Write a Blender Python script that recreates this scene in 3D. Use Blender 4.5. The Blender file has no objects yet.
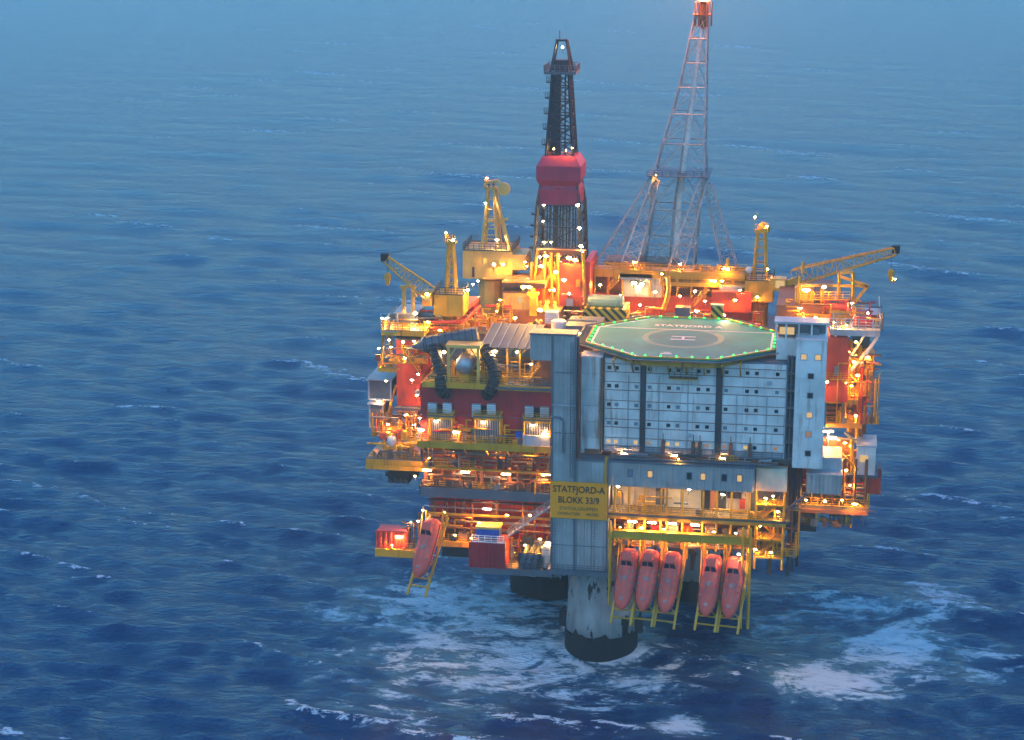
import bpy, math, random
import numpy as np
from mathutils import Vector, Matrix

# ------------------------------------------------------------------ camera, sky, light
S = bpy.context.scene
R = math.radians
cam_d = bpy.data.cameras.new('camera')
cam_d.sensor_width = 36.0
cam_d.lens = 70.31
cam_d.clip_start = 1.0
cam_d.clip_end = 30000.0
cam = bpy.data.objects.new('camera', cam_d)
S.collection.objects.link(cam)
cam.location = (36.98, -293.66, 124.0)
cam.rotation_euler = (R(75.4), 0.0, R(9.3))
S.camera = cam

SUN_EL, SUN_ROT = 6.0, 165.0
world = bpy.data.worlds.new('World')
S.world = world
world.use_nodes = True
wn = world.node_tree
bg = wn.nodes['Background']
sky = wn.nodes.new('ShaderNodeTexSky')
sky.sky_type = 'NISHITA'
sky.sun_disc = False
sky.sun_elevation = R(SUN_EL)
sky.sun_rotation = R(SUN_ROT)
sky.air_density = 1.3
sky.dust_density = 0.0
sky.ozone_density = 5.7
wn.links.new(sky.outputs[0], bg.inputs[0])
bg.inputs[1].default_value = 0.12

sun_d = bpy.data.lights.new('sun', 'SUN')
sun_d.energy = 0.06
sun_d.angle = R(20)
sun_d.color = (1.0, 0.95, 0.9)
sun = bpy.data.objects.new('sun', sun_d)
S.collection.objects.link(sun)
sun.location = (0, -100, 150)
sun.rotation_euler = (R(50), 0, R(-25))

S.view_settings.view_transform = 'Standard'
S.view_settings.look = 'None'
S.view_settings.gamma = 1.0
S.view_settings.use_curve_mapping = False
S.view_settings.exposure = 2.5
S.cycles.use_denoising = True
S.cycles.max_bounces = 6
S.cycles.volume_bounces = 1
S.cycles.sample_clamp_indirect = 4.0
S.cycles.caustics_reflective = False
S.cycles.caustics_refractive = False

LAMP = 6.5
FLAME = 60.0

# ------------------------------------------------------------------ materials
MATS = {}
def nt(name):
    m = bpy.data.materials.new(name)
    m.use_nodes = True
    b = m.node_tree.nodes['Principled BSDF']
    MATS[name] = m
    return m, m.node_tree, b

def paint(name, col, rough=0.5, metal=0.0, var=0.18, scale=0.35, rust=0.0, rustcol=(0.16, 0.05, 0.02), bump=0.0):
    """painted or bare surface: colour with blotchy wear and vertical rust runs"""
    m, t, b = nt(name)
    N, L = t.nodes, t.links
    tc = N.new('ShaderNodeTexCoord')
    geo = N.new('ShaderNodeNewGeometry')
    n1 = N.new('ShaderNodeTexNoise'); n1.inputs['Scale'].default_value = scale; n1.inputs['Detail'].default_value = 6
    L.new(geo.outputs['Position'], n1.inputs['Vector'])
    r1 = N.new('ShaderNodeMapRange'); r1.inputs[1].default_value = 0.3; r1.inputs[2].default_value = 0.7
    r1.inputs[3].default_value = 1 - var; r1.inputs[4].default_value = 1 + var
    L.new(n1.outputs[0], r1.inputs[0])
    mx = N.new('ShaderNodeMix'); mx.data_type = 'RGBA'; mx.blend_type = 'MULTIPLY'; mx.inputs[0].default_value = 1.0
    mx.inputs[6].default_value = (*col, 1)
    oi = N.new('ShaderNodeObjectInfo')          # every sheet and part has aged a little differently
    r3 = N.new('ShaderNodeMapRange'); r3.inputs[3].default_value = 1 - var*0.6; r3.inputs[4].default_value = 1 + var*0.6
    L.new(oi.outputs['Random'], r3.inputs[0])
    mm = N.new('ShaderNodeMath'); mm.operation = 'MULTIPLY'; L.new(r1.outputs[0], mm.inputs[0]); L.new(r3.outputs[0], mm.inputs[1])
    L.new(mm.outputs[0], mx.inputs[7])
    out = mx.outputs[2]
    if rust > 0:
        mp = N.new('ShaderNodeMapping'); mp.inputs['Scale'].default_value = (1.3, 1.3, 0.09)
        L.new(geo.outputs['Position'], mp.inputs[0])
        n2 = N.new('ShaderNodeTexNoise'); n2.inputs['Scale'].default_value = 1.0; n2.inputs['Detail'].default_value = 7; n2.inputs['Roughness'].default_value = 0.65
        L.new(mp.outputs[0], n2.inputs['Vector'])
        r2 = N.new('ShaderNodeMapRange'); r2.inputs[1].default_value = 0.62 - 0.16 * rust; r2.inputs[2].default_value = 0.78 - 0.1 * rust
        L.new(n2.outputs[0], r2.inputs[0])
        m2 = N.new('ShaderNodeMix'); m2.data_type = 'RGBA'
        L.new(r2.outputs[0], m2.inputs[0]); L.new(out, m2.inputs[6]); m2.inputs[7].default_value = (*rustcol, 1)
        out = m2.outputs[2]
    L.new(out, b.inputs['Base Color'])
    b.inputs['Roughness'].default_value = rough
    b.inputs['Metallic'].default_value = metal
    if bump > 0:
        bp = N.new('ShaderNodeBump'); bp.inputs['Strength'].default_value = bump; bp.inputs['Distance'].default_value = 0.05
        L.new(n1.outputs[0], bp.inputs['Height']); L.new(bp.outputs[0], b.inputs['Normal'])
    return m

def glow(name, col, strength, base=0.8):
    m, t, b = nt(name)
    b.inputs['Base Color'].default_value = (base, base, base, 1)
    b.inputs['Emission Color'].default_value = (*col, 1)
    b.inputs['Emission Strength'].default_value = strength * LAMP
    return m

paint('white', (0.64, 0.64, 0.59), 0.5, rust=0.4, rustcol=(0.3, 0.2, 0.13))
paint('white_rusty', (0.6, 0.6, 0.56), 0.55, rust=0.75, rustcol=(0.25, 0.09, 0.03))
paint('cream', (0.62, 0.54, 0.38), 0.55, rust=0.2)
paint('grey_clad', (0.33, 0.34, 0.32), 0.45, rust=0.15, rustcol=(0.1, 0.11, 0.12))
paint('grey_light', (0.34, 0.38, 0.4), 0.45, rust=0.25)
paint('galvanised', (0.38, 0.4, 0.41), 0.4, 0.6)
paint('dark_steel', (0.045, 0.05, 0.055), 0.5, 0.2, rust=0.4, rustcol=(0.1, 0.04, 0.02))
paint('slate', (0.1, 0.12, 0.14), 0.5, rust=0.2)
paint('black', (0.012, 0.012, 0.013), 0.7)
paint('derrick_steel', (0.022, 0.026, 0.034), 0.55, 0.1)
paint('boat_fitting', (0.45, 0.2, 0.17), 0.5)
paint('marine_growth', (0.008, 0.008, 0.009), 0.9)
paint('yellow', (0.62, 0.3, 0.015), 0.45, rust=0.4)
paint('yellow_pale', (0.6, 0.4, 0.1), 0.5, rust=0.2)
paint('yellow_green', (0.58, 0.32, 0.018), 0.45, rust=0.15)
paint('red', (0.40, 0.022, 0.028), 0.5, rust=0.3, rustcol=(0.16, 0.02, 0.02))
paint('red_bright', (0.55, 0.06, 0.025), 0.5, rust=0.3)
paint('boat_orange', (0.8, 0.105, 0.065), 0.6, var=0.16, rust=0.35, rustcol=(0.5, 0.14, 0.1))
paint('boat_glass', (0.015, 0.02, 0.04), 0.12)
paint('windwall', (0.34, 0.022, 0.06), 0.5, rust=0.15, rustcol=(0.3, 0.04, 0.07))
paint('rust_steel', (0.2, 0.08, 0.035), 0.6, rust=0.6)
paint('rust_line', (0.22, 0.075, 0.06), 0.7)
paint('pipe_grey', (0.26, 0.25, 0.23), 0.4, 0.3, rust=0.5)
paint('deck_plate', (0.1, 0.09, 0.075), 0.6, rust=0.6)
paint('deck_green', (0.008, 0.27, 0.225), 0.7, var=0.25, scale=0.2)
paint('deck_blue', (0.008, 0.2, 0.19), 0.7)
paint('mark_white', (0.7, 0.72, 0.7), 0.6)
paint('mark_sand', (0.13, 0.28, 0.21), 0.6)
paint('green_pale', (0.33, 0.45, 0.28), 0.5, rust=0.2)
paint('blue_skid', (0.02, 0.07, 0.36), 0.45)
paint('lattice_pale', (0.44, 0.39, 0.36), 0.5, 0.2, rust=0.4)
paint('sign_yellow', (0.95, 0.31, 0.003), 0.45, var=0.08)
paint('lettering_black', (0.02, 0.018, 0.015), 0.6)
paint('lettering_brown', (0.22, 0.1, 0.02), 0.6)
paint('window_dark', (0.02, 0.026, 0.032), 0.15)
paint('window_mid', (0.16, 0.2, 0.24), 0.15)
glow('window_lit', (1.0, 0.62, 0.22), 0.13/LAMP, 0.03)
glow('window_dim', (1.0, 0.5, 0.2), 0.05/LAMP, 0.05)
glow('lamp_sodium', (1.0, 0.4, 0.03), 70)
glow('lamp_amber', (1.0, 0.47, 0.06), 60)
glow('lamp_white', (1.0, 0.64, 0.28), 50)
glow('lamp_tube', (1.0, 0.46, 0.16), 9)
glow('lamp_red', (1.0, 0.2, 0.05), 25)
glow('lamp_green', (0.015, 1.0, 0.07), 1.0/LAMP, 0.02)

# concrete of the shafts, with black blotches
def concrete():
    m, t, b = nt('concrete')
    N, L = t.nodes, t.links
    geo = N.new('ShaderNodeNewGeometry')
    n1 = N.new('ShaderNodeTexNoise'); n1.inputs['Scale'].default_value = 0.5; n1.inputs['Detail'].default_value = 8
    mp = N.new('ShaderNodeMapping'); mp.inputs['Scale'].default_value = (1, 1, 0.35)
    L.new(geo.outputs['Position'], mp.inputs[0]); L.new(mp.outputs[0], n1.inputs['Vector'])
    cr = N.new('ShaderNodeValToRGB')
    cr.color_ramp.elements[0].position = 0.3; cr.color_ramp.elements[0].color = (0.22, 0.21, 0.2, 1)
    cr.color_ramp.elements[1].position = 0.7; cr.color_ramp.elements[1].color = (0.45, 0.44, 0.41, 1)
    L.new(n1.outputs[0], cr.inputs[0])
    mp2 = N.new('ShaderNodeMapping'); mp2.inputs['Scale'].default_value = (0.5, 0.5, 0.22)
    L.new(geo.outputs['Position'], mp2.inputs[0])
    n2 = N.new('ShaderNodeTexNoise'); n2.inputs['Scale'].default_value = 1.0; n2.inputs['Detail'].default_value = 5; n2.inputs['Roughness'].default_value = 0.6
    L.new(mp2.outputs[0], n2.inputs['Vector'])
    r2 = N.new('ShaderNodeMapRange'); r2.inputs[1].default_value = 0.56; r2.inputs[2].default_value = 0.61
    L.new(n2.outputs[0], r2.inputs[0])
    m2 = N.new('ShaderNodeMix'); m2.data_type = 'RGBA'
    L.new(r2.outputs[0], m2.inputs[0]); L.new(cr.outputs[0], m2.inputs[6]); m2.inputs[7].default_value = (0.02, 0.018, 0.018, 1)
    L.new(m2.outputs[2], b.inputs['Base Color'])
    b.inputs['Roughness'].default_value = 0.75
concrete()

# hazard stripes
def hazard():
    m, t, b = nt('hazard')
    N, L = t.nodes, t.links
    geo = N.new('ShaderNodeNewGeometry')
    sp = N.new('ShaderNodeSeparateXYZ'); L.new(geo.outputs['Position'], sp.inputs[0])
    a1 = N.new('ShaderNodeMath'); a1.operation = 'ADD'; L.new(sp.outputs[0], a1.inputs[0]); L.new(sp.outputs[2], a1.inputs[1])
    a2 = N.new('ShaderNodeMath'); a2.operation = 'FRACT'
    a3 = N.new('ShaderNodeMath'); a3.operation = 'MULTIPLY'; a3.inputs[1].default_value = 0.75; L.new(a1.outputs[0], a3.inputs[0]); L.new(a3.outputs[0], a2.inputs[0])
    g = N.new('ShaderNodeMath'); g.operation = 'GREATER_THAN'; g.inputs[1].default_value = 0.5; L.new(a2.outputs[0], g.inputs[0])
    mx = N.new('ShaderNodeMix'); mx.data_type = 'RGBA'
    L.new(g.outputs[0], mx.inputs[0]); mx.inputs[6].default_value = (0.02, 0.025, 0.02, 1); mx.inputs[7].default_value = (0.55, 0.42, 0.03, 1)
    L.new(mx.outputs[2], b.inputs['Base Color'])
hazard()

# ------------------------------------------------------------------ mesh helpers
COL = S.collection
class MB:
    def __init__(s): s.v = []; s.f = []
    def add(s, vs, fs):
        n = len(s.v); s.v += [tuple(p) for p in vs]; s.f += [tuple(i + n for i in q) for q in fs]; return s
    def box(s, x0, x1, y0, y1, z0, z1):
        return s.add([(x0,y0,z0),(x1,y0,z0),(x1,y1,z0),(x0,y1,z0),(x0,y0,z1),(x1,y0,z1),(x1,y1,z1),(x0,y1,z1)],
                     [(0,3,2,1),(4,5,6,7),(0,1,5,4),(1,2,6,5),(2,3,7,6),(3,0,4,7)])
    def tube(s, p, q, r, n=6, r2=None, cap=True):
        p = Vector(p); q = Vector(q); r2 = r if r2 is None else r2
        d = (q - p)
        if d.length < 1e-6: return s
        d.normalize()
        a = d.orthogonal().normalized() if abs(d.z) > 0.99 else d.cross(Vector((0,0,1))).normalized()
        b = d.cross(a)
        vs = []
        for c, rr in ((p, r), (q, r2)):
            for i in range(n):
                t = 2*math.pi*(i + 0.5)/n
                vs.append(c + a*math.cos(t)*rr + b*math.sin(t)*rr)
        fs = [(i, (i+1) % n, n+(i+1) % n, n+i) for i in range(n)]
        if cap: fs += [tuple(range(n-1, -1, -1)), tuple(range(n, 2*n))]
        return s.add(vs, fs)
    def bar(s, p, q, w): return s.tube(p, q, w*0.707, 4)
    def path(s, pts, r, n=8):
        for a, b in zip(pts[:-1], pts[1:]): s.tube(a, b, r, n)
        return s
    def lathe(s, c, prof, n=16, axis='z'):
        vs = []; fs = []
        for (r, h) in prof:
            for i in range(n):
                t = 2*math.pi*i/n
                if axis == 'z': vs.append((c[0]+r*math.cos(t), c[1]+r*math.sin(t), c[2]+h))
                elif axis == 'y': vs.append((c[0]+r*math.cos(t), c[1]+h, c[2]+r*math.sin(t)))
                else: vs.append((c[0]+h, c[1]+r*math.cos(t), c[2]+r*math.sin(t)))
        for k in range(len(prof)-1):
            for i in range(n):
                j = (i+1) % n
                fs.append((k*n+i, k*n+j, (k+1)*n+j, (k+1)*n+i))
        fs.append(tuple(range(n-1, -1, -1))); fs.append(tuple(range((len(prof)-1)*n, len(prof)*n)))
        return s.add(vs, fs)
    def prism(s, poly, z0, z1):
        n = len(poly)
        vs = [(x, y, z0) for x, y in poly] + [(x, y, z1) for x, y in poly]
        return s.add(vs, [tuple(range(n-1, -1, -1)), tuple(range(n, 2*n))] + [(i, (i+1) % n, n+(i+1) % n, n+i) for i in range(n)])
    def mesh(s, name):
        me = bpy.data.meshes.new(name); me.from_pydata(s.v, [], s.f); me.update(); return me
    def build(s, name, mat, parent=None, smooth=False):
        me = s.mesh(name); me.materials.append(MATS[mat])
        if smooth:
            me.polygons.foreach_set('use_smooth', [True]*len(me.polygons))
        return link(name, me, parent)

def world_loc(o):
    p = Vector((0, 0, 0))
    while o: p = p + Vector(o.location); o = o.parent
    return p
def link(name, me, parent=None, loc=(0, 0, 0), rot=None):
    """loc is in world coordinates; parents are never rotated"""
    o = bpy.data.objects.new(name, me); COL.objects.link(o)
    base = Vector((0, 0, 0))
    if parent is not None:
        o.parent = parent; base = world_loc(parent)
    o.location = Vector(loc) - base
    if rot: o.rotation_euler = rot
    return o
def thing(name, label, cat, loc, group=None):
    o = bpy.data.objects.new(name, None); COL.objects.link(o); o.empty_display_size = 1.0
    o.location = loc; o['label'] = label; o['category'] = cat
    if group: o['group'] = group
    return o
def tag(o, label, cat, group=None):
    o['label'] = label; o['category'] = cat
    if group: o['group'] = group
    return o

_shared = {}
def shared(key, fn, mat):
    k = (key, mat)
    if k not in _shared:
        me = fn().mesh(str(key[0])); me.materials.append(MATS[mat]); _shared[k] = me
    return _shared[k]
def boxme(name, w, d, h, mat):
    w, d, h = round(w, 2), round(d, 2), round(h, 2)
    return shared((name, w, d, h), lambda: MB().box(-w/2, w/2, -d/2, d/2, 0, h), mat)
def ribme(w, h, mat, pitch=0.55, d=0.10):
    """a corrugated cladding sheet facing -Y, origin at the middle of its foot"""
    w, h = round(w, 2), round(h, 2)
    def f():
        n = max(2, int(w/pitch)); p = w/n; xs = []
        for i in range(n):
            x = -w/2 + i*p
            xs += [(x, 0), (x+p*0.35, 0), (x+p*0.5, -d), (x+p*0.85, -d)]
        xs.append((w/2, 0))
        vs = [(x, y, 0) for x, y in xs] + [(x, y, h) for x, y in xs]
        k = len(xs)
        return MB().add(vs, [(i, i+1, k+i+1, k+i) for i in range(k-1)])
    return shared(('panel', w, h, 'rib'), f, mat)

def panels_front(parent, x0, x1, z0, z1, y, mat, nx, nz=1, gap=0.07, d=0.08, rib=False, name='panel'):
    w = (x1-x0)/nx; h = (z1-z0)/nz
    for j in range(nz):
        for i in range(nx):
            cx = x0+(i+0.5)*w
            if rib: link(name, ribme(w-gap, h-gap, mat), parent, (cx, y-0.02, z0+j*h+gap/2))
            else: link(name, boxme(name, w-gap, d, h-gap, mat), parent, (cx, y-d/2+0.003, z0+j*h+gap/2))
def panels_side(parent, y0, y1, z0, z1, x, sgn, mat, ny, nz=1, gap=0.07, d=0.08, rib=False, name='panel'):
    w = (y1-y0)/ny; h = (z1-z0)/nz
    rz = R(90) if sgn > 0 else R(-90)
    for j in range(nz):
        for i in range(ny):
            cy = y0+(i+0.5)*w
            if rib: link(name, ribme(w-gap, h-gap, mat), parent, (x+sgn*0.02, cy, z0+j*h+gap/2), (0, 0, rz))
            else: link(name, boxme(name, w-gap, d, h-gap, mat), parent, (x+sgn*(d/2-0.003), cy, z0+j*h+gap/2), (0, 0, rz))
def block(parent, bx, mat, nx=4, nz=1, ny=3, roof=None, rib=False, core=None):
    """a clad module: core walls, panels on the three seen sides, a roof plate"""
    x0, x1, y0, y1, z0, z1 = bx
    MB().box(x0, x1, y0, y1, z0, z1).build('wall', core or mat, parent)
    panels_front(parent, x0, x1, z0, z1, y0, mat, nx, nz, rib=rib)
    for sgn, x in ((-1, x0), (1, x1)): panels_side(parent, y0, y1, z0, z1, x, sgn, mat, ny, nz, rib=rib)
    if roof: MB().box(x0-0.2, x1+0.2, y0-0.2, y1+0.2, z1+0.003, z1+0.25).build('roof', roof, parent)

def railing(parent, pts, mat='yellow', h=1.15, step=1.6, r=0.045, closed=False, mid=2):
    m = MB(); pts = [Vector(p) for p in pts]
    if closed: pts.append(pts[0])
    for a, b in zip(pts[:-1], pts[1:]):
        L = (b-a).length; n = max(1, int(round(L/step)))
        for i in range(n+1):
            p = a.lerp(b, i/n); m.tube(p, p+Vector((0, 0, h)), r, 4)
        for k in range(mid+1):
            z = Vector((0, 0, h*(k+1)/(mid+1))); m.tube(a+z, b+z, r, 4)
        n_ = Vector((0, 0, 0.08)); m.bar(a+n_, b+n_, 0.16)
    return m.build('railing', mat, parent)

def lattice(parent, a, b, wa, wb, up, bays, mat, cr=0.12, br=0.06, name='chord'):
    """four-chord lattice girder from a to b; wa, wb = (width, height) at its ends"""
    a = Vector(a); b = Vector(b); d = (b-a).normalized()
    s = d.cross(Vector(up)).normalized(); u = s.cross(d).normalized()
    def ring(t):
        c = a.lerp(b, t); w = wa[0]+(wb[0]-wa[0])*t; h = wa[1]+(wb[1]-wa[1])*t
        return [c+s*w/2*i+u*h/2*j for i, j in ((-1, -1), (1, -1), (1, 1), (-1, 1))]
    r0, r1 = ring(0), ring(1)
    for k in range(4): MB().tube(r0[k], r1[k], cr, 6).build(name, mat, parent)
    m = MB()
    for i in range(bays):
        p, q = ring(i/bays), ring((i+1)/bays)
        for k in range(4):
            m.tube(q[k], q[(k+1) % 4], br, 4)
            if i % 2 == 0: m.tube(p[k], q[(k+1) % 4], br, 4)
            else: m.tube(p[(k+1) % 4], q[k], br, 4)
    for k in range(4): m.tube(r0[k], r0[(k+1) % 4], br, 4)
    m.build('bracing', mat, parent)

lrnd = random.Random(5)
def lamp(parent, p, kind='lamp_sodium', size=0.3, tube=None):
    """a fitting with its lens; tube = length of a strip light along X"""
    x, y, z = p
    if tube:
        o = link('lamp', shared(('lamp', 'tube', tube), lambda: MB().box(-tube/2-0.06, tube/2+0.06, -0.08, 0.3, 0.1, 0.22), 'grey_light'), parent, p)
        link('lens', shared(('lens', 'tube', tube), lambda: MB().box(-tube/2, tube/2, -0.1, 0.1, -0.08, 0.097), kind), o, p)
    else:
        s = round(size, 2); v = lrnd.choice((0.85, 1.0, 1.25, 1.5)); h = lrnd.choice((0.5, 0.65, 0.85))
        rot = (R(lrnd.uniform(-14, 8)), R(lrnd.uniform(-9, 9)), R(lrnd.uniform(-22, 22)))
        o = link('lamp', shared(('lamp', 'flood', s, v, h), lambda: MB().box(-s*v*0.9, s*v*0.9, 0.02, 0.3, -s*h*0.6, s*h*0.75).box(-s*v*0.9, s*v*0.9, -0.28, 0.018, s*h*0.55, s*h*0.75).tube((0, 0.15, -0.9), (0, 0.15, -s*h*0.6), 0.06, 4), 'dark_steel'), parent, p, rot)
        ln = link('lens', shared(('lens', 'flood', s), lambda: MB().lathe((0, 0, 0), [(s*0.2, -s*0.42), (s*0.4, -s*0.34), (s*0.55, 0.0), (s*0.5, 0.012)], 8, 'y'), kind), o, p)
        ln.location = (0, 0, -s*h*0.05); ln.scale = (v, 1, h)
    return o

def pipe(parent, pts, r, mat='pipe_grey', n=8):
    return MB().path(pts, r, n).build('pipe', mat, parent, smooth=False)
def stair(parent, a, b, w, mat='yellow', steps=10):
    """a flight with stringers, treads and handrails, from foot a to head b, running along X"""
    a = Vector(a); b = Vector(b); m = MB()
    for s in (-w/2, w/2):
        o = Vector((0, s, 0)); m.bar(a+o, b+o, 0.22)
        for k in (0.55, 1.1): m.tube(a+o+Vector((0, 0, k)), b+o+Vector((0, 0, k)), 0.045, 4)
        for i in range(0, steps+1, 2):
            p = a.lerp(b, i/steps)+o; m.tube(p, p+Vector((0, 0, 1.1)), 0.04, 4)
    m.build('stringer', mat, parent)
    for i in range(steps):
        p = a.lerp(b, (i+0.5)/steps)
        link('tread', boxme('tread', 0.3, w-0.1, 0.06, mat), parent, p)
def stair_y(parent, a, b, w, mat='yellow', steps=10):
    a = Vector(a); b = Vector(b); m = MB()
    for s in (-w/2, w/2):
        o = Vector((s, 0, 0)); m.bar(a+o, b+o, 0.22)
        for k in (0.55, 1.1): m.tube(a+o+Vector((0, 0, k)), b+o+Vector((0, 0, k)), 0.045, 4)
    m.build('stringer', mat, parent)
def lettering(text, size, mat, parent, loc, rot=(R(90), 0, 0), depth=0.02, sx=1.0, name='lettering'):
    cu = bpy.data.curves.new('t', 'FONT'); cu.body = text; cu.size = size; cu.extrude = depth
    cu.offset = size*0.018; cu.align_x = 'CENTER'; cu.align_y = 'CENTER'; cu.resolution_u = 3
    to = bpy.data.objects.new('t', cu); COL.objects.link(to)
    dg = bpy.context.evaluated_depsgraph_get()
    me = bpy.data.meshes.new_from_object(to.evaluated_get(dg))
    bpy.data.objects.remove(to); bpy.data.curves.remove(cu)
    me.materials.clear(); me.materials.append(MATS[mat])
    o = link(name, me, parent, loc, rot); o.scale = (sx, 1, 1)
    return o
rnd = random.Random(7)
def clutter(parent, bx, n, mats=('rust_steel', 'pipe_grey', 'yellow', 'red', 'slate', 'yellow'), seed=1):
    """fixed pipework, posts and junction boxes filling a strip of deck"""
    r = random.Random(seed); x0, x1, y0, y1, z0, z1 = bx
    for k in range(n):
        x = r.uniform(x0, x1); y = r.uniform(y0, y1); z = r.uniform(z0+0.4, z1); q = r.random(); m = r.choice(mats)
        if q < 0.3: pipe(parent, [(x, y, z), (min(x1, x+r.uniform(1.2, 5)), y, z), ], r.uniform(0.08, 0.2), m, 6)
        elif q < 0.5: pipe(parent, [(x, y, z0), (x, y, z), (min(x1, x+r.uniform(0.5, 1.8)), y, z)], r.uniform(0.08, 0.18), m, 6)
        elif q < 0.68: MB().bar((x, y, z0), (x, y, z), r.uniform(0.14, 0.26)).build('post', m, parent)
        elif q < 0.86:
            w, h = r.uniform(0.4, 1.1), r.uniform(0.5, 1.5)
            MB().box(x-w/2, x+w/2, y-0.3, y+0.3, z0, z0+h).box(x-w*0.35, x+w*0.35, y-0.36, y-0.303, z0+h*0.3, z0+h*0.8).build('junction_box', m, parent)
        else: railing(parent, [(x, y, z0), (min(x1, x+r.uniform(2, 4)), y, z0)], 'yellow', 1.15, 1.0, 0.05)

# ------------------------------------------------------------------ sea and air
STEEP, CAP = 0.038, 2.4
def sea():
    def grow(x, s, far, g):
        out = []
        while abs(x) < far: s *= g; x += s; out.append(x)
        return out
    xs = list(np.arange(-120, 150, 0.9))
    xs += grow(xs[-1], 0.9, 480, 1.014); xs += grow(xs[-1], 6.0, 9000, 1.06)
    neg = grow(-xs[0] if xs[0] < 0 else xs[0], 0.9, 440, 1.014); neg += grow(neg[-1], 6.0, 9000, 1.06)
    X = np.array([-v for v in neg[::-1]]+xs)
    ys = [-95.0]; 
    while ys[-1] < 9000: ys.append(ys[-1]+max(0.7, (ys[-1]+300)**2/165000.0))
    neg = grow(95.0, 0.8, 9000, 1.1)
    Y = np.array([-v for v in neg[::-1]]+ys)
    gx, gy = np.meshgrid(X, Y)
    sx = np.gradient(X)[None, :]; sy = np.gradient(Y)[:, None]
    rs = np.random.RandomState(11)
    z = np.zeros_like(gx); dx = np.zeros_like(gx); dy = np.zeros_like(gx); comp = np.zeros_like(gx); var = np.zeros_like(gx)
    main = math.radians(-106)
    lams = np.exp(np.linspace(math.log(2.2), math.log(55.0), 170)+rs.uniform(-0.01, 0.01, 170))
    for lam in lams:
        th = main + rs.normal(0, 0.25 if lam > 12 else 0.35 if lam > 6 else 0.5)
        k = 2*math.pi/lam; a = STEEP*lam/6.283
        if lam > 5: a *= (5/lam)**0.95
        ph = rs.uniform(0, 6.28); cx, cy = math.cos(th), math.sin(th)
        att = np.clip((2.0-(abs(k*cx)*sx+abs(k*cy)*sy))/0.8, 0, 1)
        if not att.any(): continue
        p = k*(gx*cx+gy*cy)+ph
        c = np.cos(p)*att; s_ = np.sin(p)*(a*att)
        z += c*a; dx -= cx*s_; dy -= cy*s_
        wb = 1.0 if lam > 4 else 0.6
        comp += c*wb; var += (att*wb)**2*0.5
    score = comp/np.sqrt(var+0.5)
    # churned water: how much air is beaten into it (round the shafts and in the breakers off the corner)
    churn = np.zeros_like(gx)
    for (cx, cy), rx, ry, ang, w in CHURN:
        c, s_ = math.cos(ang), math.sin(ang)
        u = ((gx-cx)*c+(gy-cy)*s_)/rx; v = (-(gx-cx)*s_+(gy-cy)*c)/ry
        churn = np.maximum(churn, w*np.exp(-(u*u+v*v)*0.9))
    ny, nx = gx.shape
    co = np.stack([gx+dx*1.15, gy+dy*1.15, z-0.35], -1).reshape(-1, 3).astype(np.float32)
    idx = np.arange(ny*nx).reshape(ny, nx)
    q = np.stack([idx[:-1, :-1], idx[:-1, 1:], idx[1:, 1:], idx[1:, :-1]], -1).reshape(-1, 4)
    me = bpy.data.meshes.new('sea')
    me.vertices.add(len(co)); me.vertices.foreach_set('co', co.ravel())
    me.loops.add(q.size); me.loops.foreach_set('vertex_index', q.ravel().astype(np.int32))
    me.polygons.add(len(q)); me.polygons.foreach_set('loop_start', np.arange(0, q.size, 4, dtype=np.int32))
    me.polygons.foreach_set('loop_total', np.full(len(q), 4, dtype=np.int32))
    me.update(calc_edges=True)
    me.polygons.foreach_set('use_smooth', np.ones(len(q), dtype=bool))
    at = me.attributes.new('churn', 'FLOAT', 'POINT'); at.data.foreach_set('value', churn.ravel().astype(np.float32))
    at = me.attributes.new('crest', 'FLOAT', 'POINT'); at.data.foreach_set('value', score.ravel().astype(np.float32))
    m, t, b = nt('sea_water'); N, L = t.nodes, t.links
    geo = N.new('ShaderNodeNewGeometry')
    def mapping(rotz, sc, src=None):
        mp = N.new('ShaderNodeMapping'); mp.inputs['Rotation'].default_value = (0, 0, rotz); mp.inputs['Scale'].default_value = sc
        L.new(src or geo.outputs['Position'], mp.inputs[0]); return mp.outputs[0]
    def noise(vec, sc, det=4, rough=0.55, dist=0.0):
        n = N.new('ShaderNodeTexNoise'); n.inputs['Scale'].default_value = sc; n.inputs['Detail'].default_value = det
        n.inputs['Roughness'].default_value = rough; n.inputs['Distortion'].default_value = dist
        L.new(vec, n.inputs['Vector']); return n.outputs[0]
    def rng(v, a, b_, c=0.0, d=1.0):
        r = N.new('ShaderNodeMapRange'); r.interpolation_type = 'SMOOTHSTEP'
        for i, x in enumerate((a, b_, c, d)): r.inputs[i+1].default_value = x
        L.new(v, r.inputs[0]); return r.outputs[0]
    def op(o, a, b_):
        n = N.new('ShaderNodeMath'); n.operation = o
        for i, x in enumerate((a, b_)):
            if isinstance(x, (int, float)): n.inputs[i].default_value = x
            else: L.new(x, n.inputs[i])
        return n.outputs[0]
    def attr(nm):
        a = N.new('ShaderNodeAttribute'); a.attribute_name = nm; return a.outputs['Fac']
    ch = attr('churn'); crest_ = attr('crest')
    v1 = mapping(R(14), (0.45, 1.0, 1.0))
    # small waves as relief
    nA = noise(v1, 0.42, 5, 0.6); nB = noise(v1, 1.7, 4, 0.6); nC = noise(mapping(R(14), (0.5, 1, 1)), 0.06, 4, 0.6)
    ridge = lambda n: op('SUBTRACT', 1.0, op('ABSOLUTE', op('SUBTRACT', op('MULTIPLY', n, 2.0), 1.0), 0.0))
    nA = ridge(nA); nC = op('ADD', op('MULTIPLY', ridge(nC), 0.5), op('MULTIPLY', nC, 0.5))
    h = op('ADD', op('ADD', op('MULTIPLY', nA, 1.0), op('MULTIPLY', nB, 0.8)), op('MULTIPLY', nC, 3.5))
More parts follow.
